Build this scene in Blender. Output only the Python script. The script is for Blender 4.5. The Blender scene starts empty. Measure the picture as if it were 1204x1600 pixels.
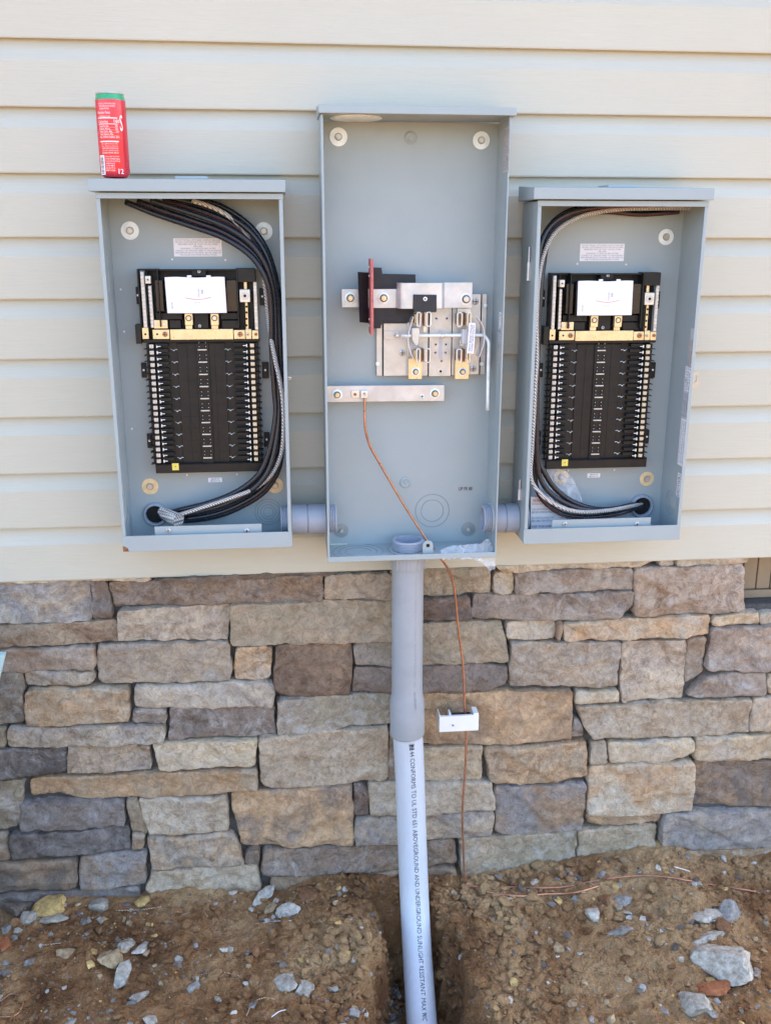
import bpy, bmesh, math, random
from mathutils import Vector, Matrix, noise
random.seed(7)
SC = bpy.context.scene
COL = SC.collection
R = math.radians
# ------------------------------------------------------------------ camera
Z0 = 2.02                                   # height of the first siding edge above the soil
CZ, CD, YAW, PIT, ROL, F = -0.3879, 2.153, 0.10175, 0.27681, 0.00097, 1501.1
_f = Vector((math.sin(YAW)*math.cos(PIT), math.cos(YAW)*math.cos(PIT), -math.sin(PIT)))
_r = _f.cross(Vector((0, 0, 1))).normalized(); _u = _r.cross(_f)
_c, _s = math.cos(ROL), math.sin(ROL)
_r, _u = _c*_r + _s*_u, -_s*_r + _c*_u
CAM = Vector((0, -CD, CZ + Z0))
cam = bpy.data.cameras.new('camera'); co = bpy.data.objects.new('camera', cam); COL.objects.link(co)
co.matrix_world = Matrix(((_r.x, _u.x, -_f.x, CAM.x), (_r.y, _u.y, -_f.y, CAM.y), (_r.z, _u.z, -_f.z, CAM.z), (0, 0, 0, 1)))
cam.sensor_fit = 'HORIZONTAL'; cam.sensor_width = 36; cam.lens = F/1204*36
cam.clip_start = 0.05; cam.clip_end = 2000
SC.camera = co
def ray(x, y): return (x-602)/F*_r - (y-800)/F*_u + _f
def at(x, y, Y=0.0):                         # a point of the wall's parallel plane Y, measured off the photograph
    q = ray(x, y); return CAM + q*((Y+CD)/q.y)
# ------------------------------------------------------------------ sky, sun, exposure
SUN_EL, SUN_AZ = R(50), R(64)                # the sun stands behind the house, to the right: this wall is in open shade
W = bpy.data.worlds.new('World'); SC.world = W; W.use_nodes = True
nt = W.node_tree; bg = nt.nodes['Background']
sky = nt.nodes.new('ShaderNodeTexSky'); sky.sky_type = 'NISHITA'; sky.sun_disc = False
sky.sun_elevation = SUN_EL; sky.sun_rotation = SUN_AZ; sky.dust_density = 2.0; sky.air_density = 1.0; sky.ozone_density = 1.0
nt.links.new(sky.outputs[0], bg.inputs[0]); bg.inputs[1].default_value = 0.15
sl = bpy.data.lights.new('sun', 'SUN'); so = bpy.data.objects.new('sun', sl); COL.objects.link(so)
sl.energy = 2.9; sl.angle = R(0.5); sl.color = (1, 0.93, 0.82)
sd = Vector((math.sin(SUN_AZ)*math.cos(SUN_EL), math.cos(SUN_AZ)*math.cos(SUN_EL), math.sin(SUN_EL)))
so.rotation_euler = sd.to_track_quat('Z', 'Y').to_euler(); so.location = (4, 6, 8)
SC.view_settings.view_transform = 'Standard'; SC.view_settings.look = 'None'
SC.view_settings.exposure = 2.32; SC.view_settings.gamma = 1.0
SC.cycles.max_bounces = 8; SC.cycles.transparent_max_bounces = 12

# ------------------------------------------------------------------ materials
def lin(c):
    return tuple(((v/255)/12.92 if v/255 <= 0.04045 else ((v/255+0.055)/1.055)**2.4) for v in c)
class NT:
    def __init__(s, name):
        s.m = bpy.data.materials.new(name); s.m.use_nodes = True; s.t = s.m.node_tree
        s.b = s.t.nodes['Principled BSDF']; s.out = s.t.nodes['Material Output']
    def n(s, typ, **kw):
        nd = s.t.nodes.new(typ)
        for k, v in kw.items():
            if k.startswith('i_'): nd.inputs[k[2:].replace('_', ' ')].default_value = v
            else: setattr(nd, k, v)
        return nd
    def l(s, a, b): s.t.links.new(a, b)
    def coord(s, scale=(1, 1, 1), kind='Object'):
        tc = s.n('ShaderNodeTexCoord'); mp = s.n('ShaderNodeMapping'); mp.inputs['Scale'].default_value = scale
        s.l(tc.outputs[kind], mp.inputs[0]); return mp.outputs[0]
    def noise(s, vec, scale, detail=4, rough=0.5, dist=0.0):
        nd = s.n('ShaderNodeTexNoise'); nd.inputs['Scale'].default_value = scale; nd.inputs['Detail'].default_value = detail
        nd.inputs['Roughness'].default_value = rough; nd.inputs['Distortion'].default_value = dist
        s.l(vec, nd.inputs['Vector']); return nd.outputs['Fac']
    def ramp(s, fac, stops):
        r = s.n('ShaderNodeValToRGB'); e = r.color_ramp.elements
        while len(e) > len(stops): e.remove(e[-1])
        while len(e) < len(stops): e.new(0.5)
        for a, (p, c) in zip(e, stops):
            a.position = p; a.color = (c if len(c) == 4 else (*c, 1)) if hasattr(c, '__len__') else (c, c, c, 1)
        s.l(fac, r.inputs[0]); return r.outputs[0]
    def mix(s, fac, a, b, mode='MIX'):
        m = s.n('ShaderNodeMix', data_type='RGBA', blend_type=mode)
        for sock, v in ((m.inputs[0], fac), (m.inputs[6], a), (m.inputs[7], b)):
            if hasattr(v, 'links'): s.l(v, sock)
            else: sock.default_value = v if not hasattr(v, '__len__') else ((*v, 1) if len(v) == 3 else v)
        return m.outputs[2]
    def bump(s, h, dist, strength=1.0, prev=None):
        b = s.n('ShaderNodeBump'); b.inputs['Distance'].default_value = dist; b.inputs['Strength'].default_value = strength
        s.l(h, b.inputs['Height'])
        if prev: s.l(prev, b.inputs['Normal'])
        s.l(b.outputs[0], s.b.inputs['Normal']); return b.outputs[0]
    def set(s, col=None, rough=0.5, metal=0.0, spec=None):
        if col is not None:
            if hasattr(col, 'links'): s.l(col, s.b.inputs['Base Color'])
            else: s.b.inputs['Base Color'].default_value = (*col, 1)
        if hasattr(rough, 'links'): s.l(rough, s.b.inputs['Roughness'])
        else: s.b.inputs['Roughness'].default_value = rough
        s.b.inputs['Metallic'].default_value = metal
        if spec is not None: s.b.inputs['Specular IOR Level'].default_value = spec
        return s
M = {}
def simple(key, col, rough=0.5, metal=0.0, var=0.12, vs=25, bump=0.0, bs=300, spec=None):
    t = NT(key); v = t.coord()
    n = t.noise(v, vs, 5, 0.6)
    c2 = tuple(x*(1-var) for x in col); c3 = tuple(min(1, x*(1+var)) for x in col)
    t.set(t.ramp(n, [(0.3, c2), (0.7, c3)]), t.ramp(t.noise(v, vs*2.3, 3), [(0.3, max(0, rough-0.08)), (0.7, min(1, rough+0.08))]), metal, spec)
    if bump: t.bump(t.noise(v, bs, 3), bump, 0.6)
    M[key] = t.m; return t.m
t = NT('paint_grey'); v = t.coord()
n1 = t.noise(v, 5, 5, 0.6); n2 = t.noise(v, 38, 7, 0.75, 0.8); sc = t.noise(t.coord((1, 1, 14)), 24, 6, 0.8, 0.4)
c = t.ramp(n1, [(0.3, (0.305, 0.365, 0.385)), (0.7, (0.335, 0.395, 0.412))])
c = t.mix(t.ramp(n2, [(0.62, 0.0), (0.78, 0.22)]), c, (0.46, 0.48, 0.46)); c = t.mix(t.ramp(sc, [(0.73, 0.0), (0.80, 0.35)]), c, (0.52, 0.55, 0.55))
t.set(c, t.ramp(t.noise(v, 11, 6, 0.7), [(0.3, 0.28), (0.7, 0.52)])); t.bump(t.noise(v, 420, 3), 0.0003, 0.6); M['paint_grey'] = t.m
simple('galvanised', (0.56, 0.57, 0.57), 0.36, 0.5, 0.10, 45)
simple('aluminium', (0.56, 0.58, 0.60), 0.36, 0.5, 0.14, 22)
simple('zinc_white', (0.80, 0.86, 0.86), 0.4, 0.1, 0.12, 60)
simple('zinc_yellow', (0.72, 0.58, 0.34), 0.4, 0.2, 0.15, 80)
simple('brass', (0.74, 0.62, 0.38), 0.33, 0.65, 0.12, 40)
simple('tin_plate', (0.68, 0.66, 0.61), 0.34, 0.5, 0.12, 25)
simple('jaw_metal', (0.30, 0.20, 0.14), 0.32, 0.75, 0.25, 90)
simple('dark_steel', (0.12, 0.11, 0.10), 0.4, 0.5, 0.15, 60)
simple('bolt_steel', (0.50, 0.48, 0.42), 0.35, 0.5, 0.1, 60)
simple('copper', (0.50, 0.25, 0.15), 0.34, 0.7, 0.25, 60)
simple('copper_old', (0.42, 0.20, 0.13), 0.5, 0.6, 0.3, 60)
simple('black_plastic', (0.013, 0.0125, 0.012), 0.45, 0, 0.2, 30, 0.0002, 500, 0.3)
simple('black_gloss', (0.016, 0.015, 0.014), 0.2, 0, 0.2, 30)
simple('black_rubber', (0.009, 0.012, 0.020), 0.27, 0, 0.15, 20)
simple('fibre_black', (0.020, 0.020, 0.025), 0.6, 0, 0.15, 30)
simple('fibre_red', (0.46, 0.13, 0.12), 0.65, 0, 0.2, 80, 0.0003, 300)
simple('white_plastic', (0.78, 0.78, 0.76), 0.38, 0, 0.03, 20)
simple('paper', (0.82, 0.82, 0.86), 0.6, 0, 0.02, 20)
simple('label_grey', (0.55, 0.56, 0.60), 0.5, 0, 0.04, 20)
simple('label_beige', (0.52, 0.48, 0.46), 0.5, 0, 0.08, 60)
simple('ink', (0.03, 0.03, 0.035), 0.6, 0, 0.05, 20)
simple('ink_grey', (0.22, 0.22, 0.25), 0.6, 0, 0.05, 20)
simple('ink_red', (0.55, 0.16, 0.10), 0.6, 0, 0.05, 20)
simple('red_stripe', (0.16, 0.035, 0.03), 0.45, 0, 0.1, 20)
simple('yellow', (0.75, 0.62, 0.12), 0.5, 0, 0.05, 20)
simple('can_red', (0.70, 0.05, 0.07), 0.22, 0.35, 0.06, 30)
simple('can_green', (0.04, 0.36, 0.17), 0.3, 0.0, 0.06, 30)
simple('white_ink', (0.82, 0.74, 0.74), 0.4, 0, 0.03, 20)
simple('rust', (0.22, 0.09, 0.035), 0.9, 0, 0.4, 200)
simple('hole_dark', (0.006, 0.006, 0.006), 0.8, 0, 0.1, 30)
simple('cover_green', (0.30, 0.42, 0.42), 0.4, 0, 0.08, 10)
simple('washer_blue', (0.24, 0.30, 0.33), 0.35, 0.3, 0.1, 40)
simple('stain', (0.52, 0.56, 0.42), 0.6, 0, 0.3, 90)
# PVC conduit: pale blue grey, faint scuffs
t = NT('pvc'); v = t.coord((1, 1, 0.15))
n = t.noise(v, 70, 6, 0.65)
t.set(t.mix(t.ramp(t.noise(t.coord(), 25, 6, 0.7), [(0.62, 0.0), (0.75, 0.35)]), t.ramp(n, [(0.3, (0.49, 0.54, 0.61)), (0.7, (0.55, 0.60, 0.67))]), (0.36, 0.31, 0.25)), 0.42)
t.bump(n, 0.0003, 0.4); M['pvc'] = t.m
simple('pvc_dark', (0.30, 0.34, 0.41), 0.42, 0, 0.06, 20, 0.0002, 200)
simple('seam', (0.17, 0.20, 0.21), 0.6, 0, 0.1, 20)
simple('pvc_fitting', (0.32, 0.345, 0.375), 0.45, 0, 0.06, 20, 0.0002, 200)
# vinyl siding with embossed wood grain
t = NT('vinyl'); v = t.coord((1.1, 1, 22))
g1 = t.noise(v, 16, 7, 0.65, 0.8); g2 = t.noise(t.coord((3, 1, 90)), 10, 4, 0.6)
big = t.noise(t.coord(), 1.6, 3)
base = t.ramp(big, [(0.35, (0.503, 0.500, 0.425)), (0.65, (0.533, 0.530, 0.450))])
col = t.mix(t.ramp(g1, [(0.4, 0.0), (0.62, 0.22)]), base, (0.440, 0.435, 0.355))
dirt = t.ramp(t.noise(t.coord((1, 1, 3)), 45, 5, 0.75), [(0.70, 0.0), (0.80, 0.35)])
t.set(t.mix(dirt, col, (0.34, 0.30, 0.24)), 0.48)
h = t.mix(0.5, g1, g2); t.bump(h, 0.0011, 0.8); M['vinyl'] = t.m
# split stone
t = NT('stone')
a1 = t.n('ShaderNodeAttribute', attribute_name='ca'); a2 = t.n('ShaderNodeAttribute', attribute_name='cb')
a3 = t.n('ShaderNodeAttribute', attribute_name='cc'); va = t.n('ShaderNodeVectorMath', operation='MULTIPLY_ADD'); va.inputs[1].default_value = (7, 7, 7)
t.l(a3.outputs['Vector'], va.inputs[0]); t.l(t.coord(), va.inputs[2]); v = va.outputs[0]; sx3 = t.n('ShaderNodeSeparateXYZ'); t.l(a3.outputs['Vector'], sx3.inputs[0])
def ml(a, b):
    m_ = t.n('ShaderNodeMath', operation='MULTIPLY'); t.l(a, m_.inputs[0]); t.l(b, m_.inputs[1]); return m_.outputs[0]
n1 = t.noise(v, 7, 7, 0.68, 1.0); n2 = t.noise(v, 55, 8, 0.72, 0.6); n3 = t.noise(v, 260, 4, 0.7)
c = t.mix(t.ramp(n1, [(0.42, 0.0), (0.60, 1.0)]), a1.outputs['Color'], a2.outputs['Color'])
c = t.mix(t.ramp(n2, [(0.34, 0.0), (0.70, 1.0)]), t.mix(1.0, c, (0.74, 0.72, 0.70), 'MULTIPLY'), t.mix(1.0, c, (1.42, 1.42, 1.42), 'MULTIPLY'))
c = t.mix(ml(t.ramp(t.noise(v, 22, 8, 0.8, 1.5), [(0.50, 0.0), (0.60, 1.0)]), sx3.outputs[0]), c, t.mix(1.0, c, (0.55, 0.48, 0.43), 'MULTIPLY'))
c = t.mix(ml(t.ramp(t.noise(v, 13, 9, 0.8, 1.1), [(0.50, 0.0), (0.62, 1.0)]), sx3.outputs[1]), c, (0.55, 0.545, 0.53))
c = t.mix(t.ramp(n3, [(0.30, 0.7), (0.46, 0.0)]), c, t.mix(1.0, c, (0.45, 0.42, 0.40), 'MULTIPLY'))
c = t.mix(t.ramp(t.noise(v, 120, 5, 0.8), [(0.64, 0.0), (0.74, 0.55)]), c, (0.52, 0.50, 0.47))
t.set(c, 0.88, 0, 0.25)
b1 = t.bump(n2, 0.009, 0.95); b2 = t.bump(n3, 0.0022, 0.9, b1); M['stone'] = t.m
simple('mortar', (0.075, 0.072, 0.070), 0.95, 0, 0.3, 60, 0.002, 150)
# soil
t = NT('soil'); v = t.coord()
n1 = t.noise(v, 3.2, 6, 0.6, 0.8); n2 = t.noise(v, 40, 8, 0.75); n3 = t.noise(v, 180, 5, 0.7)
c = t.ramp(n1, [(0.32, (0.165, 0.080, 0.036)), (0.47, (0.36, 0.192, 0.086)), (0.64, (0.57, 0.370, 0.190))])
c = t.mix(t.ramp(n2, [(0.28, 0.6), (0.46, 0.0)]), c, (0.10, 0.055, 0.034))
c = t.mix(t.ramp(n2, [(0.54, 0.0), (0.70, 0.7)]), c, (0.55, 0.41, 0.27))
c = t.mix(t.ramp(n3, [(0.66, 0.0), (0.76, 0.8)]), c, (0.60, 0.54, 0.44))
t.set(c, 0.95, 0, 0.15)
vo = t.n('ShaderNodeTexVoronoi'); vo.inputs['Scale'].default_value = 210; t.l(v, vo.inputs['Vector'])
b1 = t.bump(n2, 0.016, 1.0); b0 = t.bump(vo.outputs['Distance'], 0.0035, 0.8, b1); t.bump(n3, 0.006, 1.0, b0); M['soil'] = t.m
# loose rock, clods: per-piece colour
for key in ('rock', ):
    t = NT(key); a1 = t.n('ShaderNodeAttribute', attribute_name='ca'); v = t.coord()
    n2 = t.noise(v, 70, 7, 0.7); n3 = t.noise(v, 300, 4, 0.7)
    c = t.mix(t.ramp(n2, [(0.35, 0.0), (0.68, 1.0)]), t.mix(1.0, a1.outputs['Color'], (0.55, 0.50, 0.46), 'MULTIPLY'), t.mix(1.0, a1.outputs['Color'], (1.25, 1.25, 1.25), 'MULTIPLY'))
    c = t.mix(t.ramp(t.noise(v, 28, 5, 0.7), [(0.56, 0.0), (0.68, 0.75)]), c, (0.20, 0.125, 0.075))
    t.set(c, 0.9, 0, 0.2); t.bump(n2, 0.004, 0.8); M[key] = t.m
# braided / stranded bare conductor
t = NT('stranded'); w = t.n('ShaderNodeTexWave', wave_type='BANDS', bands_direction='DIAGONAL'); w.inputs['Scale'].default_value = 95
w.inputs['Distortion'].default_value = 1.5; t.l(t.coord(), w.inputs['Vector'])
t.set(t.ramp(w.outputs['Fac'], [(0.1, (0.30, 0.28, 0.26)), (0.5, (0.72, 0.71, 0.69))]), 0.4, 0.35); t.bump(w.outputs['Fac'], 0.002, 0.9); M['stranded'] = t.m
t = NT('stranded_copper'); w = t.n('ShaderNodeTexWave', wave_type='BANDS', bands_direction='DIAGONAL'); w.inputs['Scale'].default_value = 95
w.inputs['Distortion'].default_value = 1.5; t.l(t.coord(), w.inputs['Vector'])
t.set(t.ramp(w.outputs['Fac'], [(0.1, (0.25, 0.13, 0.07)), (0.5, (0.70, 0.52, 0.38))]), 0.4, 0.4); t.bump(w.outputs['Fac'], 0.002, 0.9); M['stranded_copper'] = t.m
t = NT('mesh_sleeve'); ck = t.n('ShaderNodeTexChecker'); ck.inputs['Scale'].default_value = 210; t.l(t.coord(), ck.inputs['Vector'])
ck.inputs[1].default_value = (0.80, 0.78, 0.75, 1); ck.inputs[2].default_value = (0.20, 0.18, 0.17, 1)
t.set(ck.outputs[0], 0.4, 0.4); M['mesh_sleeve'] = t.m
# crawl-space door paint
simple('door_brown', (0.26, 0.205, 0.135), 0.6, 0, 0.08, 12, 0.0006, 90)
# clear plastic film and clear moulding: mostly see-through with a sheen
def clear(key, tint, op, rough):
    t = NT(key); tr = t.n('ShaderNodeBsdfTransparent'); mx = t.n('ShaderNodeMixShader')
    lw = t.n('ShaderNodeLayerWeight'); lw.inputs[0].default_value = 0.35
    t.b.inputs['Base Color'].default_value = (*tint, 1); t.b.inputs['Roughness'].default_value = rough
    mr = t.n('ShaderNodeMapRange'); mr.inputs[3].default_value = op; mr.inputs[4].default_value = min(1, op+0.55)
    t.l(lw.outputs['Facing'], mr.inputs[0]); t.l(mr.outputs[0], mx.inputs[0])
    t.l(tr.outputs[0], mx.inputs[1]); t.l(t.b.outputs[0], mx.inputs[2]); t.l(mx.outputs[0], t.out.inputs[0])
    M[key] = t.m
clear('film', (0.82, 0.84, 0.88), 0.27, 0.08)
clear('clear_plastic', (0.7, 0.72, 0.75), 0.05, 0.08)

# ------------------------------------------------------------------ mesh helpers
class MB:
    def __init__(s): s.v = []; s.f = []; s.attr = {}
    def add(s, vs, fs):
        o = len(s.v); s.v += [Vector(p) for p in vs]; s.f += [tuple(i+o for i in f) for f in fs]; return s
    def box(s, x0, x1, y0, y1, z0, z1):
        vs = [(x, y, z) for z in (z0, z1) for y in (y0, y1) for x in (x0, x1)]
        return s.add(vs, [(0, 2, 3, 1), (4, 5, 7, 6), (0, 1, 5, 4), (2, 6, 7, 3), (0, 4, 6, 2), (1, 3, 7, 5)])
    def pbox(s, x0, y0, x1, y1, Yf, d):      # a box whose front face was measured at pixels on plane Yf
        a, b = at(x0, y0, Yf), at(x1, y1, Yf)
        return s.box(min(a.x, b.x), max(a.x, b.x), Yf, Yf+d, min(a.z, b.z), max(a.z, b.z))
    def quad(s, pts, Yf, d):                 # prism from a polygon measured on plane Yf
        return s.prism([at(x, y, Yf) for x, y in pts], d)
    def prism(s, P, d):
        P = [Vector(p) for p in P]
        ar = sum(P[i].x*P[(i+1) % len(P)].z-P[(i+1) % len(P)].x*P[i].z for i in range(len(P)))
        if ar < 0: P = P[::-1]
        n = len(P); vs = P+[p+Vector((0, d, 0)) for p in P]
        fs = [tuple(range(n)), tuple(range(2*n-1, n-1, -1))]+[(i, i+n, (i+1) % n+n, (i+1) % n) for i in range(n)]
        return s.add(vs, [f[::1] for f in fs])
    def tube(s, pts, r, seg=12, cap=True, up=Vector((0, -1, 0))):
        pts = [Vector(p) for p in pts]; n = len(pts); rr = r if hasattr(r, '__len__') else [r]*n
        vs, fs = [], []; prev = None
        for i, p in enumerate(pts):
            tg = (pts[min(i+1, n-1)]-pts[max(i-1, 0)]).normalized()
            if prev is None:
                a = up if abs(tg.dot(up)) < 0.95 else Vector((1, 0, 0))
                prev = (a-tg*a.dot(tg)).normalized()
            else:
                q = prev-tg*prev.dot(tg); prev = q.normalized() if q.length > 1e-6 else prev
            b = tg.cross(prev)
            for k in range(seg):
                an = 2*math.pi*k/seg; vs.append(p+rr[i]*(math.cos(an)*prev+math.sin(an)*b))
        for i in range(n-1):
            for k in range(seg):
                fs.append((i*seg+k, i*seg+(k+1) % seg, (i+1)*seg+(k+1) % seg, (i+1)*seg+k))
        if cap: fs += [tuple(range(seg-1, -1, -1)), tuple((n-1)*seg+k for k in range(seg))]
        return s.add(vs, fs)
    def cyl(s, p, ax, r, h, seg=20, r2=None):
        p = Vector(p); ax = Vector(ax).normalized()
        return s.tube([p, p+ax*h], [r, r if r2 is None else r2], seg, True, Vector((0, 0, 1)))
    def ring(s, p, ax, r, tr, seg=32, ts=8):
        p = Vector(p); ax = Vector(ax).normalized(); a = Vector((0, 0, 1)) if abs(ax.z) < 0.9 else Vector((1, 0, 0))
        a = (a-ax*a.dot(ax)).normalized(); b = ax.cross(a); vs, fs = [], []
        for i in range(seg):
            d = math.cos(2*math.pi*i/seg)*a+math.sin(2*math.pi*i/seg)*b
            for k in range(ts):
                q = 2*math.pi*k/ts; vs.append(p+d*(r+tr*math.cos(q))+ax*tr*math.sin(q))
        for i in range(seg):
            for k in range(ts):
                fs.append((i*ts+k, ((i+1) % seg)*ts+k, ((i+1) % seg)*ts+(k+1) % ts, i*ts+(k+1) % ts))
        return s.add(vs, fs)
    def lathe(s, p, ax, prof, seg=32):       # prof: (radius, height along axis)
        p = Vector(p); ax = Vector(ax).normalized(); a = Vector((0, 0, 1)) if abs(ax.z) < 0.9 else Vector((1, 0, 0))
        a = (a-ax*a.dot(ax)).normalized(); b = ax.cross(a); vs, fs = [], []
        for (r, h) in prof:
            for k in range(seg):
                q = 2*math.pi*k/seg; vs.append(p+ax*h+(a*math.cos(q)+b*math.sin(q))*r)
        for i in range(len(prof)-1):
            for k in range(seg):
                fs.append((i*seg+k, i*seg+(k+1) % seg, (i+1)*seg+(k+1) % seg, (i+1)*seg+k))
        return s.add(vs, fs)
    def text(s, txt, fn, size=1.0, align='LEFT'):   # fn maps flat text coordinates to the surface
        m = text_mesh(txt, align)
        return s.add([fn(v[0]*size, v[1]*size) for v in m[0]], m[1])
_tc = {}
def text_mesh(txt, align):
    if (txt, align) in _tc: return _tc[(txt, align)]
    wt = -0.004 if 'CONFORMS' in txt else 0.0 if len(txt) > 24 else 0.012
    cu = bpy.data.curves.new('t', 'FONT'); cu.body = txt; cu.align_x = align; cu.resolution_u = 2; cu.offset = wt
    o = bpy.data.objects.new('t', cu); COL.objects.link(o)
    dg = bpy.context.evaluated_depsgraph_get(); dg.update()
    me = bpy.data.meshes.new_from_object(o.evaluated_get(dg))
    r = ([(v.co.x, v.co.y) for v in me.vertices], [tuple(p.vertices) for p in me.polygons])
    bpy.data.objects.remove(o); bpy.data.curves.remove(cu); bpy.data.meshes.remove(me)
    _tc[(txt, align)] = r; return r
LOC = {}
def obj(name, mb, mat, parent=None, bev=0.0, smooth=True, ang=38, label=None, fixn=True, seg=2):
    root = parent
    while root is not None and root.parent is not None: root = root.parent
    L = LOC.get(root.name if root else None, Vector((0, 0, 0)))
    me = bpy.data.meshes.new(name)
    me.from_pydata([tuple(v-L) for v in mb.v], [], mb.f)
    for key, vals in mb.attr.items():
        at_ = me.attributes.new(key, 'FLOAT_COLOR', 'POINT')
        at_.data.foreach_set('color', [c for v in vals for c in (v[0], v[1], v[2], 1.0)])
    if fixn:
        bm = bmesh.new(); bm.from_mesh(me); bmesh.ops.recalc_face_normals(bm, faces=bm.faces); bm.to_mesh(me); bm.free()
    if smooth:
        me.shade_smooth()
        if ang < 180: me.set_sharp_from_angle(angle=R(ang))
    me.materials.append(M[mat] if isinstance(mat, str) else mat)
    o = bpy.data.objects.new(name, me); COL.objects.link(o)
    if parent is not None: o.parent = parent
    if bev:
        b = o.modifiers.new('bevel', 'BEVEL'); b.width = bev; b.segments = seg; b.limit_method = 'ANGLE'; b.angle_limit = R(40)
        b.harden_normals = False
    if label: o['label'] = label
    return o
def tag(o, label, cat, group=None, kind=None):
    if label: o['label'] = label
    if cat: o['category'] = cat
    if group: o['group'] = group
    if kind: o['kind'] = kind
    return o
def thing(name, label, cat, loc, group=None):
    o = bpy.data.objects.new(name, None); COL.objects.link(o); o.location = loc; o.empty_display_size = 0.05
    LOC[o.name] = Vector(loc); tag(o, label, cat, group); return o
def single(name, mb, mat, label, cat, group=None, **kw):       # a thing that is one mesh, origin at its lowest middle
    xs = [v.x for v in mb.v]; ys = [v.y for v in mb.v]; zs = [v.z for v in mb.v]
    c = Vector(((min(xs)+max(xs))/2, (min(ys)+max(ys))/2, min(zs))); mb.v = [v-c for v in mb.v]
    o = obj(name, mb, mat, None, **kw); o.location = c; tag(o, label, cat, group); return o
def kids(o): return [c for c in bpy.data.objects if c.parent == o]
def copy_tree(o, parent=None):
    c = o.copy(); COL.objects.link(c); c.parent = parent
    for k in kids(o): copy_tree(k, c)
    return c
def spline(P, n=8):                          # Catmull-Rom through points
    P = [Vector(p) for p in P]; Q = [2*P[0]-P[1]]+P+[2*P[-1]-P[-2]]; out = []
    for i in range(1, len(Q)-2):
        a, b, c, d = Q[i-1:i+3]
        for k in range(n):
            t_ = k/n; out.append(0.5*((2*b)+(c-a)*t_+(2*a-5*b+4*c-d)*t_*t_+(3*b-a-3*c+d)*t_**3))
    return out+[P[-1]]
def fbm(p, o=4): return noise.fractal(p, 1.0, 2.0, o)
def samp(poly, u):                           # point at fraction u of a polyline
    L = [0]
    for i in range(len(poly)-1): L.append(L[-1]+(poly[i+1]-poly[i]).length)
    s_ = u*L[-1]
    for i in range(len(poly)-1):
        if s_ <= L[i+1] or i == len(poly)-2:
            k = (s_-L[i])/max(1e-9, L[i+1]-L[i]); return poly[i].lerp(poly[i+1], min(1, max(0, k)))

# ------------------------------------------------------------------ ground
def ramp1(x, pts):
    if x <= pts[0][0]: return pts[0][1]
    for (a, b), (c, d) in zip(pts, pts[1:]):
        if x <= c:
            k = (x-a)/(c-a); k = k*k*(3-2*k); return b+(d-b)*k
    return pts[-1][1]
BASE = [(-2, -0.01), (-.76, -.01), (-.39, 0.0), (-.12, -.005), (.10, .02), (.25, .025), (.42, .005), (.65, .015), (.80, .04), (.94, .052), (1.1, .012), (1.28, -.006), (2.5, 0)]
def trench(x, y):                            # 0 outside, 1 on the trench floor
    w = 0.014*fbm(Vector((x*9, y*9, 3)), 3)+0.006*noise.noise(Vector((x*45, y*45, 1)))
    cx = 0.262; hw = 0.088+0.19*max(0, -y-0.08)+w*1.3
    w2 = 0.022*fbm(Vector((x*14, y*14, 8)), 3)
    d = (hw+w2-abs(x-cx))/0.07
    e = (-0.035-y+w)/0.09
    k = max(0.0, min(1.0, min(d, e))); return k*k*(3-2*k)
def gz(x, y):
    near = abs(x-0.25) < 3 and y > -3
    z = ramp1(x, BASE)*max(0, 1+y*1.1) + y*0.05*(1 if y > -3 else 0) - (0.15 if y <= -3 else 0)
    if near:
        p = Vector((x, y, 0))
        z += 0.020*fbm(p*5.5, 3)+0.008*fbm(p*22+Vector((5, 2, 1)), 3)
        dd = noise.voronoi(p*38)[0]; z += 0.0075*max(0, 0.55-dd[0])*(0.5+0.9*noise.noise(p*9+Vector((3, 3, 3))))*2
        z += 0.0085*abs(noise.noise(p*26+Vector((1, 7, 3))))+0.006*abs(noise.noise(p*58+Vector((4, 1, 8))))+0.003*fbm(p*85, 2)
        tr = trench(x, y)
        z -= tr*(0.225+0.03*fbm(p*9, 3))
    else: z += 0.03*fbm(Vector((x*0.4, y*0.4, 0)), 3)
    return z
def axis(lo, hi, st, far):
    a = []; x = lo
    while x < hi: a.append(x); x += st
    s_ = st; x = lo; L = []
    while x > far[0]: s_ *= 1.35; x -= s_; L.append(x)
    s_ = st; x = a[-1]; H = []
    while x < far[1]: s_ *= 1.35; x += s_; H.append(x)
    return L[::-1]+a+H
gx = axis(-1.0, 1.55, 0.005, (-300, 300)); gy = axis(-0.72, 0.05, 0.005, (-300, 300))
mb = MB(); GZ = {}
for j, y in enumerate(gy):
    for i, x in enumerate(gx): mb.v.append(Vector((x, y, gz(x, y) if y < 0.06 else -0.02)))
nx = len(gx)
mb.f = [(j*nx+i, j*nx+i+1, (j+1)*nx+i+1, (j+1)*nx+i) for j in range(len(gy)-1) for i in range(nx-1)]
o = obj('ground', mb, 'soil', ang=180, fixn=False); o['kind'] = 'structure'
def ghit(x, y):                              # where a photo pixel meets the soil
    q = ray(x, y); t0 = 1.5
    for k in range(700):
        p = CAM+q*t0
        if p.z < gz(p.x, p.y): return p
        t0 += 0.003
    return p

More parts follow.
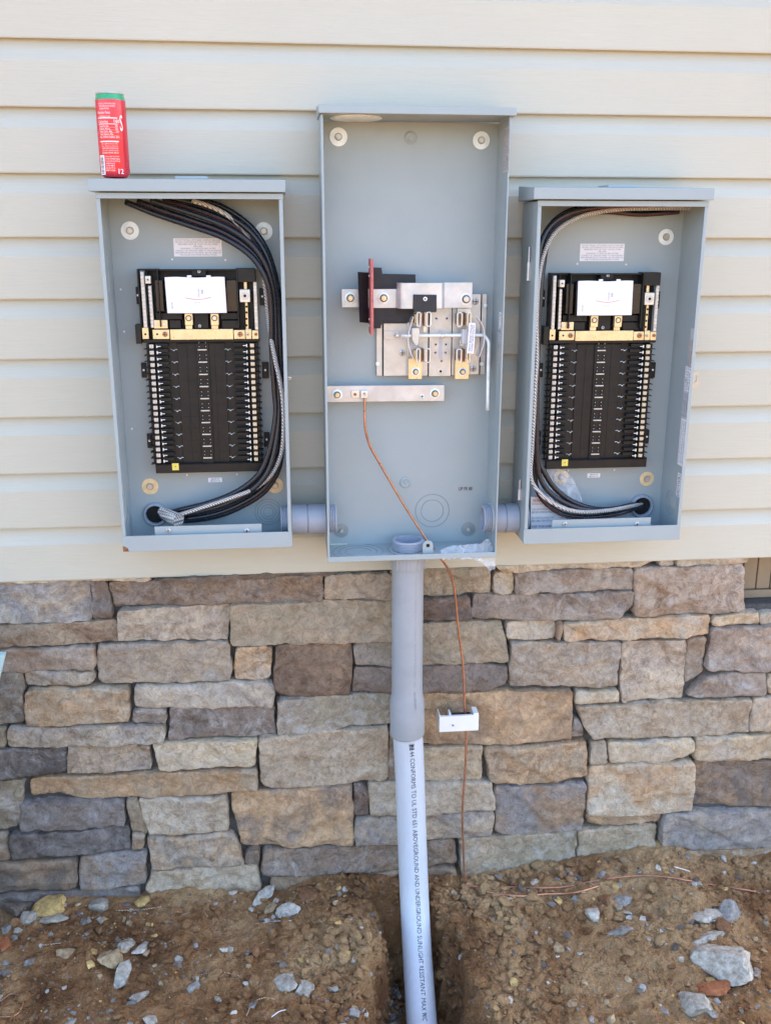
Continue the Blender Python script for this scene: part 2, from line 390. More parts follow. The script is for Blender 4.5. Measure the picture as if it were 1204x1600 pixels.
# ------------------------------------------------------------------ siding wall
S = 0.127
house = thing('siding_wall', 'beige vinyl lap siding wall with horizontal wood grain courses', 'wall', (0.25, 0.04, Z0-9*S))
XL, XR = -4.0, 2.45
mb = MB(); prof = []
for k in range(9, -9, -1):
    zb = Z0-k*S
    prof += [(0.0150, zb+0.0005), (0.0045, zb-0.0035), (0.0010, zb-0.0035), (0.0, zb-0.001), (0.0, zb+S*0.30), (0.0, zb+S*0.655), (0.0075, zb+S*0.76), (0.0128, zb+S*0.87), (0.0150, zb+S*0.985)]
xs = [XL, -1.0, 0.2, 1.2, XR]; n = len(prof)
for x in xs: mb.v += [Vector((x, y, z)) for y, z in prof]
mb.f = [(i*n+k, i*n+k+1, (i+1)*n+k+1, (i+1)*n+k) for i in range(len(xs)-1) for k in range(n-1)]
obj('siding_face', mb, 'vinyl', house, ang=14)
mb = MB().box(XL, XR, 0.022, 0.14, Z0-9*S+0.004, Z0+9*S)
obj('wall_sheathing', mb, 'vinyl', house, smooth=False)
mb = MB().box(XL-0.3, XR+0.3, -0.42, 6.0, Z0+9*S+0.002, Z0+9*S+0.2)  # unseen eave, added low to cut skylight on the upper wall
obj('shade_eave', mb, 'white_plastic', house, bev=0.01)
mb = MB().box(XL, XR, 5.6, 5.74, 0.0, Z0+9*S); mb.box(XL, XL+.1, 0.15, 5.59, 0, Z0+9*S); mb.box(XR-.1, XR, 0.15, 5.59, 0, Z0+9*S)
obj('far_walls', mb, 'vinyl', house, smooth=False)

# ------------------------------------------------------------------ stone veneer: (top edge | bottom edge | colours)
PAL = {'tan': (176, 161, 142), 'ltan': (190, 179, 162), 'cream': (200, 183, 156), 'grey': (164, 156, 147), 'dgrey': (120, 112, 107), 'vdark': (102, 97, 97),
       'brown': (153, 133, 114), 'dbrown': (124, 107, 95), 'purple': (136, 125, 118), 'mauve': (168, 156, 145), 'orange': (188, 160, 129), 'blue': (142, 139, 140), 'olive': (158, 149, 131)}
ST = '''-70,914 0,911 140,908|-70,979 0,975 143,971|blue tan
142,909 166,908|145,968 178,966|dgrey dbrown
168,909 320,904 506,896|178,951 330,946 503,941|purple brown
240,902 606,885|300,906 605,893|dbrown purple
-60,908 235,899|-60,912 240,905|cream tan
-70,980 0,977 180,970|-70,1016 0,1013 182,1005|tan brown
186,954 357,944|182,1003 357,1001|ltan mauve
359,944 500,938 636,936|361,1009 500,1004 636,1000|tan olive
606,890 766,884|638,933 768,928|tan olive
508,897 606,893|504,936 636,935|tan grey
638,935 735,931|638,971 738,967|vdark dbrown
742,931 988,923|732,966 820,970 924,971 966,965 988,942|purple mauve
772,896 802,894|770,928 801,926|tan cream
806,893 988,887|803,927 988,921|mauve purple
990,887 1163,881|989,963 1161,956|mauve brown
770,882 1024,873|784,893 1000,885|cream ltan
1028,874 1053,873|1026,883 1054,883|ltan tan
1056,873 1166,867|1056,885 1166,879|cream ltan
1112,962 1184,956|1110,978 1184,975|cream ltan
1187,959 1290,950|1187,977 1290,976|grey ltan
790,973 868,970|793,1001 868,999|ltan tan
870,971 879,971|870,1000 876,1001|brown dbrown
881,973 990,966 1108,960|879,1003 1080,994 1103,990|ltan orange
1110,980 1290,978|1103,1047 1290,1051|mauve purple
638,973 785,972|638,1041 755,1036 795,1034|tan olive
552,1005 636,1002|555,1041 636,1041|grey olive
432,1007 488,1002 550,1002|426,1076 450,1090 547,1088|dbrown brown
556,1044 640,1043 750,1038 792,1042|549,1085 650,1083 760,1081 792,1066|purple dgrey
368,1011 426,1009|367,1062 422,1060|orange tan
150,1010 359,1002|154,1070 363,1062|grey tan
-70,1018 0,1016 146,1011|-70,1055 0,1052 148,1047|brown mauve
38,1051 146,1049|41,1074 140,1070 147,1065|grey ltan
-70,1057 35,1053|-70,1140 37,1130|dgrey olive
38,1081 90,1075 201,1074|41,1134 202,1128|orange ltan
210,1072 415,1063 428,1073|208,1104 300,1107 427,1100|ltan grey
208,1109 262,1107|207,1130 260,1134|dgrey grey
266,1106 428,1103|263,1157 380,1151 431,1149|purple dgrey
434,1092 611,1086|434,1148 500,1143 540,1135 611,1134|olive grey
12,1137 130,1134 256,1134|12,1167 140,1165 257,1158|ltan grey
-70,1142 9,1138|-70,1172 9,1166|olive tan
-70,1174 0,1170 103,1169|-70,1226 0,1220 102,1209|vdark blue
105,1168 235,1166|106,1211 236,1203|tan mauve
240,1162 403,1155|249,1204 330,1198 398,1195|ltan cream
46,1220 240,1208 401,1199|48,1247 90,1244 130,1250 240,1248 401,1232|orange tan
-70,1230 36,1221|-70,1310 28,1296|olive grey
31,1257 120,1251 195,1252|33,1299 195,1290|dgrey blue
198,1250 214,1250|206,1299 231,1301|brown olive
216,1251 352,1244|233,1302 358,1299|ltan tan
14,1306 202,1293|18,1345 204,1328|vdark blue
-70,1312 11,1305|-70,1354 14,1347|mauve brown
206,1302 226,1303|207,1328 226,1326|olive brown
229,1309 361,1301|240,1360 383,1347|grey orange
-70,1358 0,1352 119,1344|-70,1403 0,1399 120,1391|brown dgrey
123,1342 228,1330|124,1393 226,1384|blue brown
238,1363 402,1349|226,1396 245,1406 380,1408 408,1396|tan ltan
-70,1408 0,1403 216,1388|-70,1450 0,1445 215,1440|blue dgrey
406,1152 500,1139 606,1137|408,1224 424,1234 606,1222|tan ltan
608,1136 654,1135|608,1222 654,1221|brown dgrey
360,1243 410,1237 550,1227|376,1325 420,1326 553,1320|orange purple
552,1228 571,1227|554,1276 577,1275|vdark dbrown
574,1227 640,1225 768,1221|580,1277 660,1272 773,1264|ltan tan
555,1280 655,1275 771,1267|554,1322 660,1313 767,1306|blue tan
656,1171 753,1168|656,1224 753,1220|tan cream
411,1330 560,1323 710,1313|408,1368 600,1363 714,1351|brown purple
384,1330 406,1328|385,1346 404,1350|dgrey brown
424,1370 543,1368|424,1410 545,1410|brown olive
546,1367 712,1355|546,1410 712,1400|brown tan
718,1310 800,1305 902,1300|721,1385 820,1390 900,1372|olive tan
774,1231 915,1223|774,1299 820,1309 908,1296|brown blue
756,1169 914,1159|766,1223 820,1227 917,1214|tan orange
656,1086 760,1084 894,1080|656,1167 780,1165 892,1155|brown orange
797,1004 971,1005|798,1074 964,1073|tan grey
973,1005 1073,999|969,1098 1068,1092|ltan mauve
1075,999 1101,994|1071,1071 1101,1052|brown grey
1104,1055 1198,1051|1072,1091 1196,1088|purple mauve
1200,1053 1290,1054|1200,1086 1290,1087|tan ltan
897,1082 966,1079|898,1099 966,1096|cream ltan
897,1103 970,1101 1173,1092|923,1154 1080,1150 1170,1144|tan ltan
895,1122 903,1124|894,1154 916,1153|grey blue
1176,1091 1290,1090|1172,1142 1290,1142|tan mauve
922,1161 948,1159|922,1194 947,1192|tan grey
951,1161 1083,1153|951,1192 1042,1190 1082,1172|cream ltan
1085,1152 1290,1143|1085,1188 1290,1186|cream tan
921,1198 1083,1188|917,1271 1000,1273 1079,1264|ltan orange
1085,1190 1290,1189|1081,1264 1290,1263|brown dgrey
914,1276 1034,1271|918,1290 950,1292 1029,1284|orange brown
1037,1271 1290,1264|1029,1318 1080,1327 1290,1324|blue grey
905,1298 1026,1288|903,1370 940,1370 1022,1358|tan olive
1060,1330 1290,1326|1060,1365 1290,1370|brown orange'''
def coons(top, bot, step, fn):
    TL, TR, BL, BR = top[0], top[-1], bot[0], bot[-1]
    w = ((TR-TL).length+(BR-BL).length)/2; h = ((TL-BL).length+(TR-BR).length)/2
    def ax(L):
        e = [0, .0016, .004, .0075, .012]; e = [q for q in e if q < L*0.3]
        m_ = max(1, int((L-2*e[-1])/step)); a = e[:-1]+[e[-1]+(L-2*e[-1])*k/m_ for k in range(m_+1)]+[L-q for q in e[:-1][::-1]]
        return [q/L for q in a]
    U, V = ax(w), ax(h); pts = []
    for v_ in V:
        lf, rt = TL.lerp(BL, v_), TR.lerp(BR, v_)
        for u_ in U:
            t_, b_ = samp(top, u_), samp(bot, u_)
            p = t_*(1-v_)+b_*v_+lf*(1-u_)+rt*u_-(TL*(1-u_)*(1-v_)+TR*u_*(1-v_)+BL*(1-u_)*v_+BR*u_*v_)
            pts.append(fn(p, min(u_, 1-u_)*w, min(v_, 1-v_)*h, u_, v_))
    nu = len(U)
    return pts, [(j*nu+i, j*nu+i+1, (j+1)*nu+i+1, (j+1)*nu+i) for j in range(len(V)-1) for i in range(nu-1)], nu, len(V)
YS = 0.012
def add_stone(mb, top, bot, ca, cb, step, rnd):
    off = rnd.uniform(-0.009, 0.006); tx = rnd.uniform(-0.05, 0.05); tz = rnd.uniform(-0.09, 0.03); sd_ = Vector((rnd.uniform(0, 50), rnd.uniform(0, 50), rnd.uniform(0, 50)))
    c = (top[0]+top[-1]+bot[0]+bot[-1])/4; rb = rnd.uniform(0.004, 0.009)
    cx = rnd.uniform(0.006, 0.02)
    def fn(p, du, dv, u_, v_):
        q = p.copy(); w1 = Vector((p.x, 0, p.z))*30+sd_
        # uneven outline, rounded corners
        e = min(du, dv); k = max(0, 1-e/0.014)
        cc = max(0, 1-du/cx)*max(0, 1-dv/cx); dirc = Vector((c.x-p.x, 0, c.z-p.z)).normalized()
        q += dirc*cc*cc*0.006
        q -= dirc*k*0.0007
        q.x += k*(0.0045*noise.noise(w1)+.0025*noise.noise(w1*3.1)); q.z += k*(0.0045*noise.noise(w1*1.1+Vector((9, 9, 9)))+.0028*noise.noise(w1*3.3+Vector((4, 9, 9))))
        r1 = min(1, e/rb); rd = rb*0.7*(1-math.sqrt(max(0, 1-(1-r1)**2)))
        sp = Vector((p.x, 0.0, p.z))
        d1 = noise.voronoi(sp*15+sd_)[0]; d2 = noise.voronoi(sp*34+sd_)[0]
        rg_ = 1-abs(noise.noise(Vector((sp.x*7, 0, sp.z*16))+sd_)); s2 = 0.0022*(d1[0]-0.45)+0.0010*(d2[0]-0.4)-0.006*rg_**4+0.0085*fbm(sp*10+sd_, 3)+0.0022*fbm(sp*48+sd_, 3)
        st_ = noise.noise(Vector((p.x*6+p.z*9, p.z*4, 0))+sd_); s2 += 0.0055*(1 if st_ > 0.12 else max(0, (st_-0.04)/0.08) if st_ > 0.04 else 0)
        q.y = YS+off+rd+s2+(p.x-c.x)*tx+(p.z-c.z)*tz+(0.012 if e < 1e-6 else 0)
        return q
    pts, fs, nu, nv = coons(top, bot, step, fn)
    # side skirt back into the mortar
    ring = list(range(nu))+[j*nu+nu-1 for j in range(1, nv)]+[(nv-1)*nu+i for i in range(nu-2, -1, -1)]+[j*nu for j in range(nv-2, 0, -1)]
    b0 = len(pts); pts += [Vector((pts[i].x, YS+0.045, pts[i].z)) for i in ring]; m_ = len(ring)
    fs += [(ring[k], ring[(k+1) % m_], b0+(k+1) % m_, b0+k) for k in range(m_)]
    mb.add(pts, fs)
    j1 = [rnd.uniform(0.9, 1.1)]*3
    mb.attr.setdefault('ca', []); mb.attr.setdefault('cb', [])
    tn = (1.0, .98, .935); A = tuple(a*b*c_ for a, b, c_ in zip(lin(PAL[ca]), j1, tn)); B = tuple(a*b*c_ for a, b, c_ in zip(lin(PAL[cb]), j1, tn))
    mb.attr['ca'] += [A]*len(pts); mb.attr['cb'] += [B]*len(pts); mb.attr.setdefault('cc', []); mb.attr['cc'] += [(rnd.random()**1.3*.8, rnd.random()**1.3*.75, rnd.random())]*len(pts)
rnd = random.Random(5)
stw = thing('stone_wall', 'stacked ledge stone foundation wall below the siding', 'stone wall', (0.2, 0.05, 0))
mb = MB()
for ln in ST.strip().split('\n'):
    a, b, c = ln.split('|'); ca, cb = c.split()
    gr = lambda L, dy: [at(float(q.split(',')[0])+(-.9 if i == 0 else .9 if i == len(L)-1 else 0), float(q.split(',')[1])+dy, YS) for i, q in enumerate(L)]
    tp = gr(a.split(), -.8); bt = gr(b.split(), .8)
    add_stone(mb, tp, bt, ca, cb, 0.0065, rnd)
keys = list(PAL)
def filler(x0, x1, ztop):                    # courses of the same stone beyond the picture
    z = ztop
    while z > -0.12:
        h = rnd.uniform(0.05, 0.11); x = x0
        while x < x1-0.02:
            w = min(rnd.uniform(0.1, 0.32), x1-x); 
            if x1-(x+w) < 0.06: w = x1-x
            T = [Vector((x+.003, YS, z-.002)), Vector((x+w-.003, YS, z-.002+rnd.uniform(-.004, 0)))]; B = [Vector((x+.003, YS, z-h+.003)), Vector((x+w-.003, YS, z-h+.003+rnd.uniform(0, .004)))]
            add_stone(mb, T, B, rnd.choice(keys), rnd.choice(keys), 0.018, rnd); x += w
        z -= h
xl = at(-72, 1100, YS).x; filler(-4.0, xl-0.012, Z0-9*S-0.01)
xr = at(1290, 1100, YS).x; filler(xr+0.03, 2.45, Z0-9*S-0.15)
obj('stone_face', mb, 'stone', stw, ang=60)
mb = MB().box(-4.0, 1.118, YS+0.024, 0.14, -0.3, Z0-9*S+0.002); mb.box(1.118, 2.45, YS+0.024, 0.14, -0.3, Z0-1.284)
obj('mortar', mb, 'mortar', stw, smooth=False)
# crawl-space hatch recessed at the right
cd = thing('crawlspace_hatch', 'brown grooved hatch recessed at the right end of the stone wall', 'hatch', (1.4, 0.12, Z0-1.284))
mb = MB(); x = 1.119
while x < 1.9: mb.box(x, x+0.036, 0.085, 0.10, Z0-1.262, Z0-1.146); x += 0.0385
obj('panel', mb, 'door_brown', cd, bev=0.002)
mb = MB().box(1.119, 1.905, 0.075, 0.0848, Z0-1.283, Z0-1.2615); mb.box(1.119, 1.905, 0.1004, 0.112, Z0-1.283, Z0-1.146); mb.box(1.1195, 1.127, 0.076, 0.0846, Z0-1.2610, Z0-1.147)
obj('frame', mb, 'door_brown', cd, bev=0.002)

# ------------------------------------------------------------------ small hardware builders (front faces -Y)
def fender_washer(parent, x, y, Yb, r, mat, hexr=0.006, bolt='bolt_steel', name='mounting_washer'):
    p = at(x, y, Yb); w = MB().lathe(p, (0, -1, 0), [(r, 0), (r, 0.0014), (hexr*1.1, 0.0018), (hexr*1.1, 0)], 40)
    wo = obj(name, w, mat, parent, ang=25)
    obj('washer_gap', MB().cyl(p+Vector((0, -0.00185, 0)), (0, -1, 0), hexr*1.32, 0.0002, 24), 'seam', wo); b = MB().cyl(p+Vector((0, -0.0021, 0)), (0, -1, 0), hexr*1.12, 0.0013, 24); b.cyl(p+Vector((0, -0.0034, 0)), (0, -1, 0), hexr, 0.0045, 6); b.cyl(p+Vector((0, -0.0079, 0)), (0, -1, 0), hexr*0.62, 0.0003, 14)
    obj('bolt', b, bolt, wo, bev=0.0006); return wo
def screw(parent, p, r, mat='tin_plate', name='screw', h=0.003, slot=True, seg=16):
    p = Vector(p); b = MB().lathe(p, (0, -1, 0), [(r, 0), (r, h*0.6), (r*0.75, h), (r*0.3, h*1.05), (0.0001, h*1.05)], seg)
    o_ = obj(name, b, mat, parent)
    if slot:
        q = MB().box(p.x-r*0.7, p.x+r*0.7, p.y-h*1.12, p.y-h*1.06, p.z-r*0.13, p.z+r*0.13); q.box(p.x-r*0.13, p.x+r*0.13, p.y-h*1.16, p.y-h*1.10, p.z-r*0.7, p.z+r*0.7)
        obj('drive', q, 'ink', o_ if parent is None or parent.parent is None else parent, smooth=False)
    return o_
def lines(parent, x0, y0, x1, y1, Y, rows, mat='ink', name='printing', align='CENTER'):   # text rows fitted into a pixel rectangle on plane Y
    a, b = at(x0, y0, Y), at(x1, y1, Y); n = len(rows); lh = (a.z-b.z)/n; m_ = MB()
    for i, t_ in enumerate(rows):
        if not t_: continue
        tm = text_mesh(t_, 'LEFT')[0]; w = max(v[0] for v in tm)-min(v[0] for v in tm)
        sz = lh*1.02; sx = min(sz, (b.x-a.x)/w); x_ = (a.x+b.x)/2-w*sx/2 if align == 'CENTER' else a.x
        zz = a.z-lh*(i+0.86); m_.text(t_, lambda u, v: Vector((x_+u*sx, Y, zz+v*sz)))
    return obj(name, m_, mat, parent, smooth=False, fixn=False)

# ------------------------------------------------------------------ load centres
YB = -0.018; YF = -0.14
PX0, PX1, PZ1, PZ0 = -0.361, 0.0, Z0-0.302, Z0-1.035
def dot(mb, x, y, r, Y, h=0.0008): return mb.cyl(at(x, y, Y), (0, -1, 0), r, h, 12)
pnl = thing('electrical_panel', 'open grey panel box at the left with a red can standing on its hood', 'electrical panel', ((PX0+PX1)/2, -0.08, PZ0), 'open breaker panels either side of the meter box')
common = []
th = 0.0016
mb = MB().box(PX0, PX1, YB, YB+0.0016, PZ0, PZ1)                      # back
mb.box(PX0, PX0+th, YF, YB-0.0002, PZ0, PZ1); mb.box(PX1-th, PX1, YF, YB-0.0002, PZ0, PZ1)  # sides
mb.box(PX0+th+.0001, PX1-th-.0001, YF, YB-0.0002, PZ0, PZ0+th); mb.box(PX0+th+.0001, PX1-th-.0001, YF, YB-0.0002, PZ1-th, PZ1)
mb.box(PX0-0.0008, PX1+0.0008, YF-0.0018, YF-0.0002, PZ0-0.001, PZ0+0.034)    # bottom front lip
mb.box(PX0-0.0008, PX1+0.0008, YF-0.0018, YF-0.0002, PZ1-0.010, PZ1+0.001)    # top front lip
mb.box(PX0+.0002, PX0+0.0075, YF-0.0016, YF-0.0003, PZ0+0.0342, PZ1-0.0102) ; mb.box(PX1-0.0075, PX1-.0002, YF-0.0016, YF-0.0003, PZ0+0.0342, PZ1-0.0102)
obj('enclosure', mb, 'paint_grey', pnl, bev=0.0007)
mb = MB(); zt = PZ1+0.003
mb.add([(PX0-.012, YF-.012, zt), (PX1+.006, YF-.012, zt), (PX1+.006, YF-.012, zt+.023), (PX0-.012, YF-.012, zt+.023), (PX0-.012, YB, zt+.031), (PX1+.006, YB, zt+.031), (PX0-.012, YB, zt), (PX1+.006, YB, zt)],
       [(0, 1, 2, 3), (3, 2, 5, 4), (0, 3, 4, 6), (1, 7, 5, 2), (4, 5, 7, 6), (0, 6, 7, 1)])
obj('rain_hood', mb, 'paint_grey', pnl, bev=0.0012)
mb = MB(); c = Vector(((PX0+PX1)/2, -0.10, zt+.0262)); mb.box(c.x-.030, c.x+.034, -0.120, -0.05, zt+.024, zt+.0308)
obj('hood_plate', mb, 'paint_grey', pnl, bev=0.002)
# bottom bracket with two screws
mb = MB().pbox(241, 823, 409, 836, -0.128, 0.0016); br = obj('lip_bracket', mb, 'paint_grey', pnl, bev=0.0006)
for x in (263, 385.5): screw(br, at(x, 829, -0.128), 0.0052, 'aluminium')
# embossed vertical ribs on the side walls
for side in (PX0+th, ):
    for z0_, z1_ in ((PZ1-0.21, PZ1-0.115), (PZ0+.07, PZ0+.15)):
        obj('embossed_rib', MB().box(side, side+0.0012, -0.085, -0.073, z0_, z1_), 'paint_grey', pnl, bev=0.0006)
for x, y in ((269, 405), (352, 406), (188.5, 452), (194, 518), (206, 670), (292, 742), (370, 741)):
    obj('pilot_hole', dot(MB(), x, y, 0.0021, YB-0.0003, 0.0005), 'white_ink', pnl)
# warning label
a, b = at(270.5, 372, YB-.0004), at(347, 400.5, YB-.0004)
lb = obj('warning_label', MB().box(a.x, b.x, YB-.0007, YB-.0002, b.z, a.z), 'paper', pnl, smooth=False)
lines(lb, 273, 373, 345, 399.5, YB-.0009, ['DO NOT INSTALL WITH BARE CONDUCTORS AND', 'USE ONLY LISTED BREAKERS WITH THIS CIRCUIT PANEL', 'BREAKERS MUST BE TIGHT ON ALL STABS', 'OR LUGS.', 'WARNING: TO REDUCE RISK OF FIRE', 'CONNECT ALL GROUND WIRES TO THE ALUMINUM', 'BARS BEFORE USE OF THE PANEL. SEE THE LABEL ON', 'THE DOOR FOR MORE INSTRUCTIONS.'], 'ink_grey')
a, b = at(325, 746.5, YB-.0004), at(347, 753, YB-.0004)
lb = obj('small_label', MB().box(a.x, b.x, YB-.0007, YB-.0002, b.z, a.z), 'paper', pnl, bev=0.0002)
lines(lb, 327, 747, 345, 752.6, YB-.0009, ['MADE IN', 'MEXICO 01'], 'ink_grey')
# --- interior
bx0, bx1 = -0.3035, -0.0555; bzt, bzb = Z0-0.4475, Z0-0.884
base = obj('breaker_base', MB().box(bx0+.012, bx1-.006, -0.034, YB-0.0004, bzb+0.004, bzt-0.002), 'black_plastic', pnl, bev=0.001)
# upper frame walls
mb = MB()
mb.box(bx0-.001, bx0+.0015, -0.062, -0.0341, Z0-0.571, bzt); mb.box(bx0+.0016, bx0+.040, -0.055, -0.0341, bzt-.0035, bzt)
mb.box(bx0+.0401, bx0+.0425, -0.068, -0.0341, Z0-0.566, bzt); mb.box(bx0+.0426, bx1-.046, -0.060, -0.0341, bzt-.004, bzt-.001)
mb.box(bx1-.0455, bx1-.0425, -0.068, -0.0341, Z0-0.566, bzt+.001); mb.box(bx1-.0424, bx1-.006, -0.066, -0.0341, bzt-.0026, bzt+.001)
mb.box(bx1-.0424, bx1-.006, -0.0674, -0.0661, bzt-.027, bzt+.001); mb.box(bx0-.0122, bx0-.0012, -0.062, -0.0341, Z0-.601, Z0-.561)
mb.box(bx0+.018, bx0+.0195, -0.060, -0.0341, Z0-.568, bzt-.0036)
obj('frame_wall', mb, 'black_plastic', base, bev=0.0006)
mb = MB()
for x0_, x1_ in ((241, 257), (352, 372)): mb.pbox(x0_, 437, x1_, 487, -0.062, 0.02)
mb.pbox(258, 434, 351, 489, -0.060, 0.02)
obj('breaker_housing', mb, 'black_gloss', base, bev=0.0018)
for x0_, y0_, x1_, y1_ in ((243, 488.5, 285, 499), (344, 488.5, 372, 499), (264, 500, 283, 513), (346, 500.5, 374, 513), (302, 489, 326, 513)): obj('lower_block', MB().pbox(x0_, y0_, x1_, y1_, -0.055, 0.018), 'black_plastic', base, bev=0.0012)
obj('top_boss', MB().pbox(299, 420.5, 322, 432, -0.056, 0.02), 'black_plastic', base, bev=0.0015)
for x, y in ((311, 424), (312, 509)):
    screw(base, at(x, y, -0.0565), 0.0038, 'aluminium', 'panel_screw')
# mounting feet
for x0_, y0_, x1_, y1_ in ((211.5, 448, 219, 475), (405, 450, 414, 477), (220, 567, 229, 590), (409, 566, 419.5, 591), (229, 678, 238, 700), (412, 676, 421, 698)):
    ft = obj('mounting_foot', MB().pbox(x0_, y0_, x1_, y1_, -0.026, 0.0075), 'black_plastic', base, bev=0.0008)
    obj('foot_screw', dot(MB(), (x0_+x1_)/2, y0_+(y1_-y0_)*.48, 0.0024, -0.0262, 0.0012), 'zinc_white', base)
# neutral and ground bars with their terminal screws
def bar(pts, Y, w, n, mat='aluminium', rs=0.0034, scr='tin_plate'):
    a, b = at(*pts[0], Y), at(*pts[1], Y)
    m_ = MB().prism([(a.x-w/2, Y, a.z), (a.x+w/2, Y, a.z), (b.x+w/2, Y, b.z), (b.x-w/2, Y, b.z)], 0.008)
    o_ = obj('terminal_bar', m_, mat, pnl, bev=0.0006)
    for i in range(n):
        p = a.lerp(b, (i+0.5)/n); q = MB().cyl(p+Vector((0, 0, 0)), (0, -1, 0), rs, 0.0022, 10)
        q.cyl(p+Vector((0, -0.0022, 0)), (0, -1, 0), rs*0.55, 0.0002, 6)
        obj('bar_screw', q, scr if i % 3 else 'aluminium', o_, bev=0.0003)
bar([(221.5, 424), (227.5, 512)], -0.056, 0.0078, 15)
bar([(233.5, 446), (238.5, 512)], -0.056, 0.0072, 11)
bar([(398, 440), (401, 515)], -0.056, 0.0074, 14)
hb = MB().pbox(380.5, 440, 386.5, 470, -0.052, 0.004); hb.pbox(382.5, 470, 388.5, 519, -0.056, 0.008)
hb = obj('terminal_bar', hb, 'brass', pnl, bev=0.0006)
for y in (479, 488, 498, 508): obj('bar_hole', dot(MB(), 385, y, 0.0024, -0.0562, 0.0004), 'hole_dark', hb)
# lug blocks
for (x0_, y0_, x1_, y1_, rr_) in ((226, 431, 235.5, 443, .0046), (374, 452, 391, 472, .0085)):
    lg = obj('lug_block', MB().pbox(x0_, y0_, x1_, y1_, -0.070, 0.016), 'tin_plate', pnl, bev=0.001)
    p = at((x0_+x1_)/2, (y0_+y1_)/2, -0.0701); obj('set_screw', MB().lathe(p, (0, -1, 0), [(rr_, 0), (rr_, .0008), (rr_*.7, .0009), (rr_*.65, .0002), (0.0002, .0002)], 24), 'galvanised', lg)
    obj('socket', MB().cyl(p+Vector((0, -.0003, 0)), (0, -1, 0), rr_*.4, 0.0003, 6), 'hole_dark', lg)
lg = obj('lug_block', MB().pbox(240, 500, 262, 513, -0.060, 0.008), 'brass', pnl, bev=0.0006)
for x in (256.2, 243.5): obj('set_screw', MB().cyl(at(x, 506, -0.0601), (0, -1, 0), 0.0036, 0.0016, 20), 'tin_plate', lg, bev=0.0004)
for x in (294, 334.5):
    lg = obj('main_lug', MB().pbox(x-6, 489.5, x+7.5, 508, -0.064, 0.012).pbox(x-4.5, 508, x+6.5, 514, -0.060, 0.006), 'brass', pnl, bev=0.0008)
    p = at(x+.5, 497, -0.0641); obj('lug_ring', MB().ring(p, (0, -1, 0), 0.0055, 0.0009, 24, 6), 'ink', lg); obj('lug_screw', MB().cyl(p, (0, -1, 0), 0.0038, 0.0016, 6), 'tin_plate', lg, bev=0.0003)
# strap
sp_ = MB().pbox(221.5, 512, 232.5, 529.5, -0.060, 0.004).pbox(238, 515, 265, 529.5, -0.060, 0.004).pbox(265.3, 514.6, 364.5, 530, -0.0615, 0.006).pbox(364.9, 515.5, 383, 529.5, -0.060, 0.004).pbox(383.3, 514, 393, 529.5, -0.061, 0.004).pbox(393.4, 516, 404, 529.5, -0.060, 0.004)
sp_ = obj('neutral_strap', sp_, 'brass', pnl, bev=0.0006)
for x, m_, r_ in ((257.7, 'copper', .0052), (375, 'copper', .0052), (387, 'tin_plate', .0032), (399.5, 'copper', .0034)): screw(sp_, at(x, 522, -0.0612), r_, m_, 'strap_screw')
for x, y in ((227, 522), (245.5, 522)): obj('strap_hole', dot(MB(), x, y, 0.0022, -0.0602, 0.0003), 'hole_dark', sp_)
# white cover
a, b = at(257, 433, -0.072), at(353, 488.5, -0.072)
cv = MB(); nn = 14
for i in range(nn+1):
    u = i/nn; y_ = -0.072-0.004*math.sin(math.pi*u)
    for z_, dx in ((a.z+0.0008*math.sin(u*9), 0.0), (b.z, 0.0015)):
        for dy in (0, 0.0035): cv.v.append(Vector((a.x+(b.x-a.x)*u+dx, y_+dy, z_)))
for i in range(nn):
    o0 = i*4; o1 = o0+4; cv.f += [(o0, o1, o1+2, o0+2), (o0+1, o0+3, o1+3, o1+1), (o0, o0+1, o1+1, o1), (o0+2, o1+2, o1+3, o0+3)]
cv.f += [(0, 2, 3, 1), (nn*4, nn*4+1, nn*4+3, nn*4+2)]
cover = obj('white_cover', cv, 'paper', pnl, ang=30)
mb = MB().pbox(292, 430, 299, 433, -0.072, 0.003).pbox(322, 430, 329, 433, -0.072, 0.003); obj('cover_tab', mb, 'paper', cover)
cw = b.x-a.x; chh = a.z-b.z
def cvp(u, v): return Vector((a.x+u*cw, -0.0722-0.004*math.sin(math.pi*u), a.z-v*chh))
m_ = MB()                                     # writing turned to read upwards
for t_, u0, v0, sz in (('LEVITON', 0.545, 0.56, 0.0042), ('200', 0.60, 0.47, 0.0062), ('OFF ON', 0.09, 0.88, 0.0036)):
    m_.text(t_, lambda x, y: cvp(u0+y/cw, v0-x/chh)+Vector((0, -0.0002, 0)), sz)
obj('printing', m_, 'ink_grey', cover, smooth=False, fixn=False)
m_ = MB()
for k in range(20):
    u = 0.33+k*0.0215; vv = 0.56+0.05*math.sin((k/19)*math.pi); m_.add([cvp(u, vv)+Vector((0, -.0002, 0)), cvp(u+.0215, 0.56+0.05*math.sin(((k+1)/19)*math.pi))+Vector((0, -.0002, 0)), cvp(u+.0215, 0.575+0.05*math.sin(((k+1)/19)*math.pi))+Vector((0, -.0002, 0)), cvp(u, vv+.015)+Vector((0, -.0002, 0))], [(0, 1, 2, 3)])
obj('red_line', m_, 'ink_red', cover, smooth=False, fixn=False)
m_ = MB()
def cq(u0, v0, u1, v1): m_.add([cvp(u0, v0)+Vector((0, -.0003, 0)), cvp(u1, v0)+Vector((0, -.0003, 0)), cvp(u1, v1)+Vector((0, -.0003, 0)), cvp(u0, v1)+Vector((0, -.0003, 0))], [(0, 1, 2, 3)])
for u in (0.47, 0.50, 0.56): cq(u, 0.70, u+.006, 0.78)
cq(0.47, 0.70, 0.58, 0.712); cq(.60, .86, .68, .87)
for k in range(6): cq(0.64, 0.68+k*0.03, 0.75, 0.684+k*0.03)
